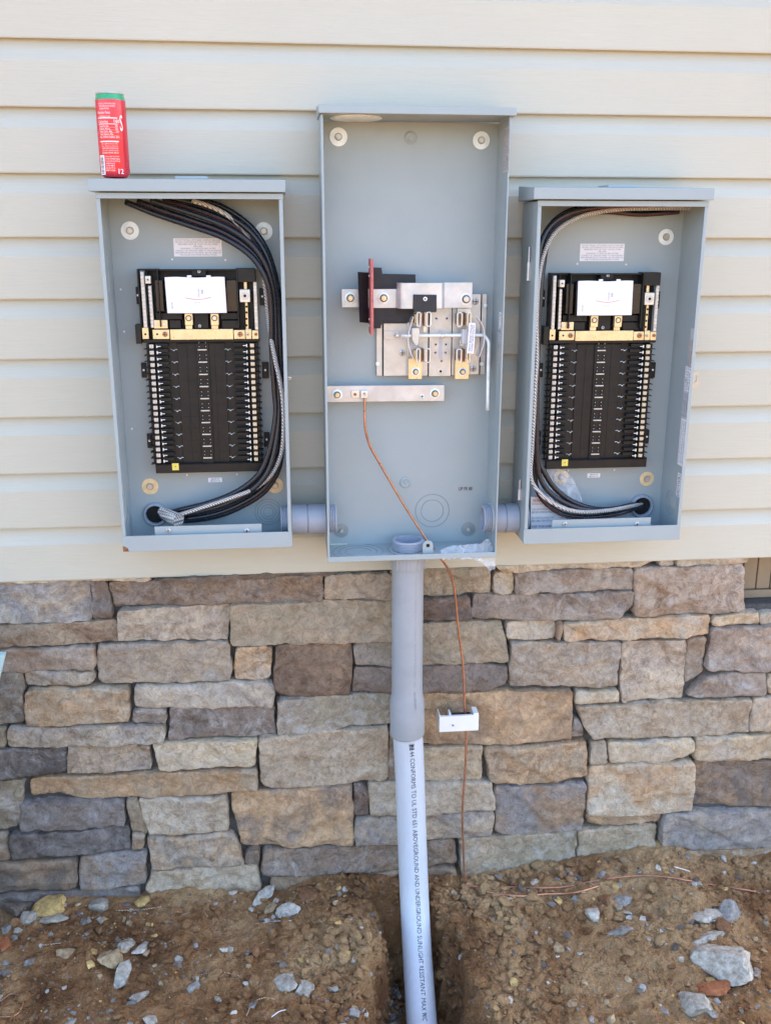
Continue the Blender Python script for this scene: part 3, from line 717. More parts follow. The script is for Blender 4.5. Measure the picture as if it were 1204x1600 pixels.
for u in (0.28, 0.78): cq(u, 0.01, u+.003, 0.99)
for v in (0.26, 0.73): cq(0.03, v, 0.97, v+.005)
obj('diagram', m_, 'label_grey', cover, smooth=False, fixn=False)
# --- breaker rows
r0 = at(316, 546.2, -0.05).z; r9 = at(325, 715, -0.05).z; pitch = (r0-r9)/9
xc = at(316, 546, -0.05).x
mb = MB().box(bx0+.022, bx1-.030, -0.042, -0.0341, r9-0.012, r0+0.016); mb.box(xc-.054, xc+.048, -0.0445, -0.0421, r9-.012, r0+.014)
mb.box(xc-.0135, xc+.0135, -0.048, -0.0446, r9-.0125, r0+.014)
obj('bus_cover', mb, 'black_plastic', base, bev=0.0008)
mb = MB()
for i in range(10): mb.box(xc-.0539, xc+.0479, -0.0449, -0.0445, r0-i*pitch+0.0125-.0003, r0-i*pitch+0.0125+.0003)
for x in (xc-.0335, xc+.0255): mb.box(x-.0005, x+.0005, -0.0451, -0.0445, r9-.011, r0+.013)
obj('cover_seam', mb, 'hole_dark', base, smooth=False)
def repeat(first, n, dz, dx=0.0):
    for i in range(1, n):
        c_ = first.copy(); COL.objects.link(c_); c_.parent = first.parent; c_.location = first.location+Vector((dx*i, 0, -dz*i))
stab = obj('bus_stab', MB().box(xc-.0095, xc+.0095, -0.0535, -0.0481, r0-.0012, r0+.0012), 'tin_plate', base, bev=0.0004); repeat(stab, 10, pitch)
mb = MB()
for dx in (-.007, .007):
    for dz in (.0075, .0155): mb.box(xc+dx-.0021, xc+dx+.0021, -0.0494, -0.0481, r0+dz-.0026, r0+dz+.0022)
h_ = obj('stab_slot', mb, 'hole_dark', base, smooth=False); repeat(h_, 10, pitch)
mb = MB()
for dx in (-.0064, .0076): mb.cyl((xc+dx, -0.0494, r0+.0066), (0, -1, 0), 0.0008, 0.0004, 8); mb.cyl((xc+dx, -0.0494, r0+.0146), (0, -1, 0), 0.0008, 0.0004, 8)
h_ = obj('slot_rivet', mb, 'tin_plate', base, smooth=False); repeat(h_, 10, pitch)
for sx, xx in ((-1, xc-.060), (1, xc+.054)):
    a_ = [Vector((xx-sx*.0065, -.0435, r0-.0002)), Vector((xx-sx*.003, -.046, r0+.0008)), Vector((xx, -.0500, r0-.0012)), Vector((xx+sx*.003, -.047, r0+.0002)), Vector((xx+sx*.0065, -.0435, r0+.0006))]
    h_ = obj('breaker_clip', MB().tube(spline(a_, 4), 0.0011, 6), 'tin_plate', base); repeat(h_, 10, pitch)
    x0_, x1_ = (bx0+.026, bx0+.052) if sx < 0 else (bx1-.058, bx1-.034)
    mb = MB().box(x0_, x1_, -0.056, -0.0421, r0+.0075, r0+.0145); mb.box(min(x0_, x1_)-.001 if sx < 0 else x0_, x1_ if sx < 0 else x1_+.001, -0.050, -0.0421, r0-.0055, r0+.0025)
    h_ = obj('breaker_rail', mb, 'black_plastic', base, bev=0.0009); repeat(h_, 10, pitch)
    rec = obj('rail_slot', MB().box(x0_+.003, x1_-.002, -0.0568, -0.0561, r0+.0098, r0+.0122), 'hole_dark', base, smooth=False); repeat(rec, 10, pitch)
# 20 half-inch terminals each side
hp = pitch/2; zt0 = r0+.0085
for sx in (-1, 1):
    tx = bx0+.018 if sx < 0 else bx1-.018
    col = obj('neutral_rail', MB().box(tx-.0050, tx+.0050, -0.052, -0.0342, r9-.010, r0+.013), 'black_plastic', pnl, bev=0.0006)
    mb = MB().box(tx-.0045, tx+.0045, -0.0565, -0.0521, zt0-.0040, zt0+.0040)
    h_ = obj('terminal', mb, 'brass' if sx > 0 else 'tin_plate', col, bev=0.0008); repeat(h_, 20, hp)
    mb = MB().lathe((tx, -.0566, zt0), (0, -1, 0), [(.0032, 0), (.0032, .0012), (.0022, .0012), (.0020, .0002), (.0001, .0002)], 12)
    h_ = obj('terminal_screw', mb, 'galvanised', col); repeat(h_, 20, hp)
    px_ = tx-sx*.0115
    mb = MB().box(min(px_, px_-sx*.008), max(px_, px_-sx*.008), -.0565, -.0545, zt0-.0009, zt0+.0009).box(px_-.0012, px_+.0012, -.0567, -.0545, zt0-.0032, zt0+.0032)
    h_ = obj('contact_pin', mb, 'white_plastic', base, bev=0.0003); repeat(h_, 20, hp)
    mb = MB().box(px_-.0035, px_+.0035, -.0544, -.0345, zt0-.0052, zt0-.0015); h_ = obj('pin_block', mb, 'black_plastic', base, bev=0.0005); repeat(h_, 20, hp)
    fx0 = tx+sx*.0055; fx1 = tx+sx*.0165
    mb = MB().prism([(fx0, -.058, zt0-.0058), (fx1, -.058, zt0-.0068), (fx1, -.058, zt0-.0056), (fx0, -.058, zt0-.0040)], 0.022)
    mb.box(min(fx0, fx0+sx*.006), max(fx0, fx0+sx*.006), -.050, -.0345, zt0-.0038, zt0+.0052)
    h_ = obj('divider_fin', mb, 'black_plastic', base, bev=0.0003); repeat(h_, 20, hp)
mb = MB().box(bx0+.010, bx1-.001, -0.054, -0.0341, bzb-.001, r9-.0135).box(bx0+.010, bx1-.001, -0.0545, -0.0341, r9-.0133, r9-.0118)
obj('end_plate', mb, 'black_plastic', base, bev=0.0012)
mb = MB().box(bx0+.002, bx1-.002, -0.056, -0.0341, r0+.0165, r0+.0235); obj('cross_rail', mb, 'black_plastic', base, bev=0.001)
st = obj('yellow_sticker', MB().pbox(268.5, 724, 279.5, 734.5, -0.0548, 0.0005), 'yellow', pnl, smooth=False)
obj('sticker_dot', dot(MB(), 274, 729, 0.0012, -0.0549, 0.0003), 'ink', st)
# knockouts on the side near the bottom
def knock(parent, p, ax, rs, name='knockout', tr=0.0007):
    m_ = MB()
    g_ = MB()
    for r_ in rs: m_.ring(p, ax, r_, tr, 40, 6); g_.ring(p, ax, r_-tr*1.1, tr*.75, 40, 6)
    k_ = obj(name, m_, 'paint_grey', parent); obj('cut_line', g_, 'seam', k_); return k_
# side hinge pins outside the left flange
for y0_, y1_, x_ in ((377, 432, 150.5), (757, 790, 183.5)):
    p, q = at(x_, y0_, -0.10), at(x_, y1_, -0.10)
    m_ = MB().cyl((PX0-.004, -.10, p.z), (0, 0, -1), 0.0022, (p.z-q.z)*.5, 10); m_.cyl((PX0-.004, -.10, p.z-(p.z-q.z)*.45), (0, 0, -1), 0.0042, (p.z-q.z)*.55, 12); m_.box(PX0-.004, PX0-.0002, -.103, -.097, q.z, p.z-(p.z-q.z)*.45)
    obj('hinge_pin', m_, 'aluminium', pnl)
# right-hand copy, then what differs
pnr = copy_tree(pnl); DX, DZ = 0.878, -0.0105
pnr.location = pnl.location+Vector((DX, 0, DZ)); LOC[pnr.name] = pnr.location.copy(); pnr.name = 'electrical_panel.001'; LOC[pnr.name] = pnr.location.copy()
tag(pnr, 'open grey panel box right of the meter box with a plastic bag and papers inside', 'electrical panel')
for x, y, m_ in ((203, 360, 'zinc_white'), (412, 361, 'zinc_white'), (234.5, 760, 'zinc_yellow'), (429.5, 758, 'zinc_yellow')): fender_washer(pnl, x, y, YB-.0003, 0.0185, m_)
for x, y, m_ in ((1040, 370, 'zinc_white'), (1010, 748, 'zinc_yellow'), (876, 745, 'zinc_yellow')): fender_washer(pnr, x, y, YB-.0003, 0.0172, m_)
knock(pnl, at(419, 800, YB-.0002), (0, 1, 0), (.012, .018, .025, .031))
knock(pnl, Vector((PX0+th, -.078, PZ0+.062)), (1, 0, 0), (.010, .016, .022))
knock(pnr, Vector((PX1-th+DX, -.078, PZ0+.070+DZ)), (1, 0, 0), (.010, .016, .022, .028))
obj('rust_spot', MB().prism([(PX0, YF-.0021, PZ0), (PX0+.012, YF-.0021, PZ0), (PX0+.010, YF-.0021, PZ0+.007), (PX0+.004, YF-.0021, PZ0+.011), (PX0, YF-.0021, PZ0+.012)], .0003), 'rust', pnl)
screw(pnl, (PX1+.004, YF+.012, at(445, 592, YF).z), 0.004, 'galvanised', 'side_screw')
# left inner side label
def side_label(parent, X, y0, y1, z0, z1, nx_, mat='paper', rows=(), ink='ink_grey', name='side_label', up=False):
    e = 0.0004*nx_; l_ = obj(name, MB().box(min(X, X+e), max(X, X+e), y0, y1, z0, z1), mat, parent, smooth=False)
    if rows:
        m_ = MB(); n = len(rows); cwid = (y1-y0)/n
        for i, t_ in enumerate(rows):               # rows run vertically down the wall
            tm = text_mesh(t_, 'LEFT')[0]; w = max(v[0] for v in tm); sx_ = (z1-z0)*.92/w; sz = min(cwid*.95, sx_*1.6)
            yb = y1-(i+.85)*cwid if nx_ < 0 else y0+(i+.85)*cwid
            m_.text(t_, lambda u, v: Vector((X+e*1.3, yb+(v*sz if nx_ < 0 else -v*sz), z1-(z1-z0)*.04-u*sx_)))
        obj('printing', m_, ink, l_, smooth=False, fixn=False)
    return l_
zz = lambda x, y: at(x, y, -0.12).z
side_label(pnl, PX0+th, -.137, -.122, zz(186, 720), zz(180, 684), 1, rows=['INSP 5'])
XR_ = PX1-th+DX
side_label(pnr, XR_, -.130, -.112, zz(1076, 530), zz(1085, 513), -1, 'label_grey')
side_label(pnr, XR_, -.128, -.108, zz(1074, 574), zz(1080, 531), -1, 'label_beige', ['TYPE 3R ENCLOSURE', 'LOAD CENTER 200A'])
side_label(pnr, XR_, -.131, -.100, zz(1070, 612), zz(1078, 573), -1, 'paper', ['CAUTION', '120/240V', '1 PHASE'])
side_label(pnr, XR_, -.128, -.098, zz(1066, 654), zz(1074, 613), -1, 'label_grey', ['SUITABLE FOR USE', 'AS SERVICE', 'EQUIPMENT'])
side_label(pnr, XR_, -.131, -.100, zz(1058, 728), zz(1068, 655), -1, 'paper', ['DANGER HAZARD OF ELECTRIC SHOCK', 'TURN OFF ALL POWER BEFORE WORK', 'REPLACE ALL COVERS AND DOORS'])
side_label(pnr, XR_, -.126, -.108, zz(1056, 776), zz(1060, 740), -1, 'paper', ['LEVITON'], 'ink')
# hasp outside the right wall
hz = at(1088, 592, -0.10).z
m_ = MB(); Pp = []
for k in range(24):
    q = 2*math.pi*k/24; Pp.append((PX1+DX+.0125+.009*math.cos(q), hz+.016*math.sin(q)+(.004 if math.sin(q) > 0 else -.004)))
inn = [(PX1+DX+.0125+(x_-(PX1+DX+.0125))*.45, hz+.004+(z_-hz)*.42) for x_, z_ in Pp]
nn = 24
for (Q) in (Pp, inn):
    for yy in (-.122, -.1195): m_.v += [Vector((x_, yy, z_)) for x_, z_ in Q]
for k in range(nn):
    j = (k+1) % nn
    m_.f += [(k, j, 2*nn+j, 2*nn+k), (nn+k, 3*nn+k, 3*nn+j, nn+j), (k, nn+k, nn+j, j), (2*nn+k, 2*nn+j, 3*nn+j, 3*nn+k)]
m_.box(PX1+DX+.0002, PX1+DX+.006, -.122, -.1195, hz-.006, hz+.006)
hs = obj('hasp', m_, 'bolt_steel', pnr); obj('hasp_screw', MB().cyl((PX1+DX-th, -.112, hz+.001), (-1, 0, 0), .003, .007, 10), 'aluminium', hs)

# ------------------------------------------------------------------ meter enclosure
MX0, MX1, MZ1, MZ0 = 0.078, 0.4585, Z0-0.152, Z0-1.078; MYF = -0.125; MYB = -0.014
met = thing('meter_enclosure', 'tall open grey meter box with copper wire and switch inside, middle of the wall', 'meter box', (0.268, -0.07, MZ0))
mb = MB().box(MX0, MX1, MYB, MYB+.0018, MZ0, MZ1); mb.box(MX0, MX0+.002, MYF, MYB-.0002, MZ0, MZ1); mb.box(MX1-.002, MX1, MYF, MYB-.0002, MZ0, MZ1)
mb.box(MX0+.0021, MX1-.0021, MYF, MYB-.0002, MZ0, MZ0+.002); mb.box(MX0-.0005, MX1+.0005, MYF-.002, MYF-.0002, MZ0-.002, MZ0+.0105)
mb.box(MX0+.0003, MX0+.005, MYF-.0018, MYF-.0003, MZ0+.0107, MZ1); mb.box(MX1-.0035, MX1-.0003, MYF-.0018, MYF-.0003, MZ0+.0107, MZ1)
obj('enclosure', mb, 'paint_grey', met, bev=0.0008)
mb = MB(); z_ = MZ1+.001
mb.add([(MX0-.004, MYF-.012, z_), (MX1+.009, MYF-.012, z_), (MX1+.009, MYF-.012, z_+.015), (MX0-.004, MYF-.012, z_+.015), (MX0-.004, MYB, z_+.026), (MX1+.009, MYB, z_+.026), (MX0-.004, MYB, z_), (MX1+.009, MYB, z_)], [(0, 1, 2, 3), (3, 2, 5, 4), (0, 3, 4, 6), (1, 7, 5, 2), (4, 5, 7, 6), (0, 6, 7, 1)])
obj('rain_cap', mb, 'paint_grey', met, bev=0.0012)
obj('hub_light_disc', MB().lathe((0.152, -.068, z_-.0002), (0, 0, -1), [(.053, 0), (.053, .0015), (.050, .0028), (.0001, .0028)], 48), 'zinc_white', met)  # pale disc, its colour stands for daylight through the hub opening
for x, y, m_, r_ in ((528.5, 213.5, 'zinc_white', .0185), (751.5, 219, 'zinc_white', .0180)): fender_washer(met, x, y, MYB-.0003, r_, m_, .0058)
for x, y in ((533, 829), (731, 827)): fender_washer(met, x, y, MYB-.0003, .0165, 'washer_blue', .0042)
for x, y in ((641, 215), (633, 754)):
    p = at(x, y, MYB-.0001); obj('dimple', MB().lathe(p, (0, -1, 0), [(.0135, 0), (.012, .0022), (.0095, .0030), (.0070, .0012), (.0045, .0010), (.0035, .0028), (.0001, .0030)], 32), 'paint_grey', met)
knock(met, at(675, 798, MYB), (0, 1, 0), (.027, .0405), tr=.0009)
for a_, b_ in ((.068, .030), (.068, .044), (.068, .058)): knock(met, Vector((MX0+.072, -.068, MZ0+.002)), (0, 0, 1), (a_*b_/.068,), tr=.0008)
obj('paint_stain', MB().box(MX0+.012, MX0+.05, MYB-.0006, MYB-.0003, MZ0+.0022, MZ0+.006), 'stain', met)
lines(met, 716, 760, 737, 767, MYB-.0005, ['UP FR 88'], 'ink', 'stamped_mark')
# bottom tab with a hole
cx_ = at(667, 862, -.1).x; m_ = MB(); o_p = [(cx_-.0118, MZ0+.0022), (cx_+.0118, MZ0+.0022)]+[(cx_+.0118*math.cos(q*math.pi/8), MZ0+.026+.0118*math.sin(q*math.pi/8)) for q in range(9)]
m_.prism([(x_, -.112, z_) for x_, z_ in o_p], .0018); tb = obj('bond_tab', m_, 'paint_grey', met, bev=.0004)
obj('tab_hole', MB().cyl((cx_, -.1121, MZ0+.026), (0, -1, 0), .0042, .0003, 20), 'hole_dark', tb)
# labels, right inner wall
def ysl(x, y, X):                              # depth of a pixel on the side wall X
    q = ray(x, y); return CAM+q*((X-CAM.x)/q.x)
wl = MX1-.002
pa, pb = ysl(797, 196, wl), ysl(785, 270, wl); side_label(met, wl, min(-.110, pa.y), -.078, pb.z, pa.z, -1, 'label_beige', ['METER SOCKET', '320A CONTINUOUS', '600V AC MAX', 'TYPE 3R'])
pa, pb = ysl(788, 490, wl), ysl(782, 519, wl); side_label(met, wl, -.106, -.084, pb.z, pa.z, -1, 'paper', ['NOTICE', 'K4'])
pa, pb = ysl(788, 519, wl), ysl(778, 540, wl); side_label(met, wl, -.108, -.084, pb.z, pa.z, -1, 'label_grey', ['RAINPROOF', 'UL LISTED'])
pa, pb = ysl(784, 541, wl), ysl(778, 566, wl); side_label(met, wl, -.104, -.082, pb.z, pa.z, -1, 'label_beige', ['SERVICE', '320A'])
# galvanised base plates
P_ = lambda y_: None
obj('mounting_plate', MB().pbox(588, 507, 597, 587, -.024, .008), 'galvanised', met, bev=.0006)
mp_ = obj('mounting_plate', MB().pbox(739, 459, 757, 585, -.024, .008), 'galvanised', met, bev=.0006)
mb = MB().pbox(599, 505, 636, 587, -.032, .0175).pbox(636, 470, 638, 587, -.040, .02).pbox(638, 470, 668, 587, -.036, .018).pbox(671, 478, 704, 587.5, -.040, .02).pbox(707, 478, 734, 586, -.036, .018).pbox(736, 459, 748, 585, -.032, .0175)
obj('meter_base', mb, 'galvanised', met, bev=.0008)
for q_ in ((668.3, 478, 670.7, 587, -.033, .001), (704.3, 482, 706.7, 587, -.033, .001), (748.4, 459, 749.6, 585, -.0262, .001), (597.3, 507, 598.7, 587, -.0262, .001)): obj('plate_slot', MB().pbox(*q_), 'hole_dark', mp_, smooth=False)
obj('guide_slot', MB().pbox(685.5, 515, 691, 560, -.0403, .0002), 'label_grey', mp_, smooth=False)
for x, y in ((681.5, 497.5), (698, 497.5), (680.5, 538), (696.5, 538), (680, 551), (696, 551), (689.5, 564)):
    obj('rivet_hole', MB().cyl(at(x, y, -.0402), (0, -1, 0), .0019, .0004, 12), 'hole_dark', mp_)
    obj('rivet_rim', MB().ring(at(x, y, -.0402), (0, -1, 0), .0032, .0005, 16, 5), 'galvanised', mp_)
obj('grommet', MB().lathe(at(688, 580, -.0402), (0, -1, 0), [(.0085, 0), (.0085, .0012), (.0030, .0014), (.0028, .0002), (.0001, .0002)], 24), 'galvanised', mp_)
obj('grommet_hole', MB().cyl(at(688, 580, -.0404), (0, -1, 0), .0026, .0008, 12), 'hole_dark', mp_)
for x, y, Y_ in ((628, 551, -.0322), (742.5, 471, -.0322), (738.5, 576, -.0322), (618, 524, -.0345)): screw(mp_, at(x, y, Y_), .0072 if x != 618 else .005, 'galvanised', 'plate_screw')
for x, y in ((757, 477), (752, 568), (590, 568)): obj('edge_screw', MB().cyl(at(x, y, -.0242), (0, -1, 0), .005, .003, 12), 'zinc_white', mp_, bev=.0008)
obj('rod_bracket', MB().pbox(599.5, 517, 624, 530.5, -.0345, .002), 'galvanised', met, bev=.0006)
# insulating sheets
obj('insulator_sheet', MB().quad([(583, 417.5), (596, 418), (597, 427.5), (649, 428.5), (649, 470), (644, 504), (596, 503), (594.5, 513), (583, 513)], -.045, .0016), 'fibre_black', met, bev=.0003)
mb = MB(); a0, a1, a2, a3 = at(558.5, 424.5, -.078), at(576, 425.5, -.05), at(577, 504.5, -.05), at(561.5, 503.5, -.078)
mb.add([a0, a1, a2, a3, a0+Vector((0, .0016, 0)), a1+Vector((0, .0016, 0)), a2+Vector((0, .0016, 0)), a3+Vector((0, .0016, 0))], [(0, 1, 2, 3), (7, 6, 5, 4), (0, 4, 5, 1), (1, 5, 6, 2), (2, 6, 7, 3), (3, 7, 4, 0)])
obj('insulator_sheet', mb, 'fibre_black', met)
f0, f1 = at(581, 404.5, -.098), at(581, 523, -.098)
mb = MB().box(f0.x-.003, f0.x+.003, -.098, -.046, f1.z, f0.z); obj('barrier_strip', mb, 'fibre_red', met, bev=.0006, label='pink fibre barrier standing edge-on')
for y in (417, 431, 499, 509): obj('barrier_rivet', MB().cyl((f0.x-.0031, -.075, at(576, y, -.08).z), (-1, 0, 0), .0024, .0025, 10), 'aluminium', met)
# bus bars
mb = MB().pbox(533.5, 451.5, 562, 480, -.052, .005); mb.pbox(574, 451.5, 619, 481, -.052, .005)
bb = obj('line_bus_bar', mb, 'aluminium', met, bev=.0006)
def bolt(parent, x, y, Y, r, w='zinc_white', h='brass'):
    p = at(x, y, Y); m_ = MB().lathe(p, (0, -1, 0), [(r, 0), (r, .0014), (r*.62, .0026), (r*.6, 0)], 32); wo = obj('bolt_washer', m_, w, parent)
    m2 = MB().cyl(p+Vector((0, -.0022, 0)), (0, -1, 0), r*.66, .0015, 24); obj('lock_washer', m2, 'dark_steel', parent, bev=.0004)
    m3 = MB().cyl(p+Vector((0, -.0037, 0)), (0, -1, 0), r*.5, .0055, 6).cyl(p+Vector((0, -.0092, 0)), (0, -1, 0), r*.28, .0012, 12); obj('hex_bolt', m3, h, parent, bev=.0006)
bolt(bb, 547, 465.5, -.0521, .0125); bolt(bb, 599, 465.5, -.0521, .0125)
# hat-shaped jumper: side profile extruded
mb = MB(); a_, b_ = at(620, 441.5, -.066), at(737, 481, -.066); xa, xb = at(619.5, 460, -.060).x, at(737.5, 460, -.062).x
x1_, x2_ = at(629, 460, -.078).x, at(694, 460, -.072).x
pr = [(xa, -.058), (xa+.002, -.067), (xa+.007, -.075), (x1_+.006, -.079), (x2_-.008, -.079), (x2_-.002, -.074), (x2_, -.066), (x2_+.002, -.062), (xb, -.062)]
k = len(pr)
for z_ in (b_.z, a_.z):
    for x_, y_ in pr: mb.v.append(Vector((x_, y_, z_)))
    for x_, y_ in pr: mb.v.append(Vector((x_, y_+.004, z_)))
for i in range(k-1): mb.f += [(i, i+1, 2*k+i+1, 2*k+i), (k+i, 3*k+i, 3*k+i+1, k+i+1), (i, k+i, k+i+1, i+1), (2*k+i, 2*k+i+1, 3*k+i+1, 3*k+i)]
mb.f += [(0, 2*k, 3*k, k), (k-1, 2*k-1, 4*k-1, 3*k-1)]
jb = obj('jumper_bar', mb, 'aluminium', met, bev=.0004, ang=50)
bolt(jb, 727.5, 467, -.0621, .0135, 'white_plastic', 'tin_plate')
bt_ = obj('black_tab', MB().quad([(645.5, 460), (682, 460.5), (682, 486), (680, 488), (647, 487), (645, 482)], -.085, .005), 'fibre_black', met, bev=.0008)
obj('tab_rivet', MB().lathe(at(664, 466.8, -.0851), (0, -1, 0), [(.0045, 0), (.0045, .0008), (.002, .0014), (.0018, .0002)], 20), 'white_plastic', bt_)
# load straps and jaws
for x in (648.5, 721.5):
    ls = obj('load_strap', MB().pbox(x-10.5, 560, x+10.5, 592, -.048, .004), 'brass', met, bev=.0006); bolt(ls, x+.5, 580.5, -.0481, .0098)
obj('load_strap', MB().pbox(714.5, 481.5, 735.5, 510, -.048, .004), 'tin_plate', met, bev=.0006)
for i, (x, y) in enumerate(((660, 498), (724, 498.5), (659, 554.5), (723, 555))):
    c_ = at(x, y, -.075); s_ = 1 if x < 700 else -1
    jw = obj('meter_jaw', MB().box(c_.x-.014, c_.x-.0125, -.082, -.048, c_.z-.012, c_.z+.012).box(c_.x-.0035, c_.x-.0015, -.085, -.048, c_.z-.014, c_.z+.014).box(c_.x+.0015, c_.x+.0032, -.085, -.048, c_.z-.014, c_.z+.014), 'jaw_metal', met, bev=.0004)
    for dx, rw in ((.011*s_, .006), (-.010*s_, .0045)):
        pth = [Vector((c_.x+dx+rw*.8*qx, -.086-.002*abs(qz), c_.z+.0145*qz)) for qx, qz in ((-1, -.8), (-1, .8), (-.6, 1), (.6, 1), (1, .8), (1, -.8), (.6, -1), (-.6, -1), (-1, -.8))]
        obj('jaw_spring', MB().tube(pth, .0017, 8), 'tin_plate', jw)
    pth = [Vector((c_.x+.006*s_*0+.0162*s_, y_, c_.z+.013)) for y_ in (-.08, -.05)]
    obj('jaw_back', MB().box(min(c_.x-.017*s_, c_.x-.012*s_), max(c_.x-.017*s_, c_.x-.012*s_), -.074, -.048, c_.z-.010, c_.z+.010), 'brass', jw, bev=.0006)
for x, y in ((663.5, 514), (721.5, 536)): obj('small_clip', MB().pbox(x-3, y-5, x+3, y+5, -.060, .006), 'tin_plate', met, bev=.0008)
# bypass rod and lever
rp = [at(627, 524.5, -.066), at(755, 524.5, -.066)]; rp[1].z = rp[0].z
lv = [rp[0], rp[1]+Vector((-.01, 0, 0)), rp[1]+Vector((0, 0, -.001)), at(760, 529, -.068), at(763, 537, -.070), at(762.6, 560, -.072), at(761.5, 641, -.076)]
obj('bypass_lever', MB().tube(spline(lv[:2], 4)[:-1]+spline(lv[1:], 6), .0037, 14), 'zinc_white', met, ang=180)
obj('rod_collar', MB().cyl(at(688, 524.5, -.066), (1, 0, 0), .0055, .009, 16).cyl(at(618, 524.5, -.066), (1, 0, 0), .005, .006, 16), 'tin_plate', met, bev=.0005)
obj('bypass_cam', MB().quad([(643, 512), (655, 511), (656, 520), (654, 540), (648, 541), (643, 530)], -.078, .022), 'galvanised', met, bev=.002)
obj('cam_block', MB().pbox(722, 514, 731, 538, -.078, .02), 'label_grey', met, bev=.002)
# clear shields
for s_, x, xm in ((1, 645.5, 637.5), (-1, 748, 756.5)):
    ycs = ((0, 495), (.35, 503), (.9, 520), (1, 528), (.95, 540), (.5, 552), (0, 562)) if s_ > 0 else ((0, 498), (.6, 506), (1, 518), (1, 533), (.6, 546), (.1, 558))
    top = [at(x+(xm-x)*k_, y, -.085) for k_, y in ycs]; m_ = MB(); n = len(top)
    Q = spline(top, 4); n = len(Q)
    for p in Q: m_.v += [p, Vector((p.x, -.045, p.z)), p+Vector((s_*.0012, 0, 0)), Vector((p.x+s_*.0012, -.045, p.z))]
    for i in range(n-1):
        o0 = 4*i; o1 = o0+4; m_.f += [(o0, o0+1, o1+1, o1), (o0+2, o1+2, o1+3, o0+3), (o0, o1, o1+2, o0+2)]
    sh = obj('clear_shield', m_, 'clear_plastic', met)
    obj('shield_edge', MB().tube([q+Vector((s_*.0006, 0, 0)) for q in Q], .0008, 6), 'white_ink', sh)
wl_ = obj('white_tag', MB().quad([(732.5, 504), (743, 504.5), (740, 552.5), (729, 552)], -.092, .0015), 'paper', met, bev=.0004)
m_ = MB()
for i, t_ in enumerate(('CAUTION NEVER OPERATE', 'BYPASS UNDER LOAD')):
    p0 = at(739.5-i*4, 507, -.0923); w = max(v[0] for v in text_mesh(t_, 'LEFT')[0]); L_ = p0.z-at(733, 549, -.0923).z; k_ = L_/w
    m_.text(t_, lambda u, v: p0+Vector((v*k_*1.15-u*k_*.06-.001, 0, -u*k_)))
obj('printing', m_, 'ink_grey', wl_, smooth=False, fixn=False)
# neutral bar
nb = obj('neutral_bar', MB().quad([(509.5, 603), (694, 601.5), (694, 626.5), (509.5, 628.5)], -.045, .009), 'aluminium', met, bev=.0008)
bolt(nb, 526.5, 616.5, -.0451, .0115); bolt(nb, 679, 614.5, -.0451, .0115)
obj('stand_off', MB().cyl(at(526.5, 616, -.036), (0, 1, 0), .009, .021, 20).cyl(at(679, 614.5, -.036), (0, 1, 0), .009, .021, 20), 'black_plastic', nb)
obj('small_lug', MB().pbox(549, 610, 561.5, 621.5, -.049, .004), 'tin_plate', nb, bev=.0006); screw(nb, at(554.5, 616, -.0491), .0034, 'copper')
obj('wire_lug', MB().pbox(563.5, 610.5, 574.5, 622, -.056, .011), 'tin_plate', nb, bev=.001); obj('lug_screw', MB().lathe(at(569, 616, -.0561), (0, -1, 0), [(.0052, 0), (.0052, .0006), (.0038, .0008), (.0036, .0001), (.0001, .0001)], 20), 'galvanised', nb)
obj('lug_slot', MB().pbox(568.3, 612.8, 569.7, 616.5, -.0564, .0003), 'hole_dark', nb)
screw(nb, at(659, 619, -.0451), .0055, 'zinc_white')

# ------------------------------------------------------------------ conduits between the boxes
def nipple(name, x0, x1, z_, label):
    c_ = Vector(((x0+x1)/2, -.07, z_-.0335)); nn = thing(name, label, 'conduit', c_, 'short conduits joining the boxes')
    xm = x0+(x1-x0)*.46; A = lambda x: Vector((x, -.07, z_))
    m_ = MB().lathe(A(x0), (1, 0, 0), [(.028, 0), (.0335, .0), (.0335, xm-x0-.001), (.031, xm-x0), (.031, xm-x0+.0015), (.0337, xm-x0+.0025), (.0337, x1-x0), (.028, x1-x0)], 48)
    obj('coupling', m_, 'pvc_dark', nn)
    for e, d in ((x0-.002, -1), (x1+.002, 1)):
        prf = [(.0265, 0)]
        for k_ in range(5): prf += [(.0296, .001+k_*.0042), (.0318, .0022+k_*.0042), (.0318, .0031+k_*.0042)]
        prf += [(.0296, .022), (.0262, .022), (.0255, 0.0)]
        th_ = obj('threaded_end', MB().lathe(A(e), (d, 0, 0), prf, 40), 'pvc_dark', nn, ang=25)
        obj('lock_nut', MB().lathe(A(e+d*.0005), (d, 0, 0), [(.031, 0), (.0365, 0), (.0365, .0035), (.031, .004)], 10), 'galvanised' if x0 > .2 else 'pvc_fitting', th_)
nipple('conduit_nipple', PX1+.001, MX0-.001, at(480, 811, -.07).z, 'short grey conduit joining the left panel to the meter box')
nipple('conduit_nipple', MX1+.001, PX0+DX-.001, at(797, 809, -.07).z, 'short grey conduit joining the meter box to the right panel')

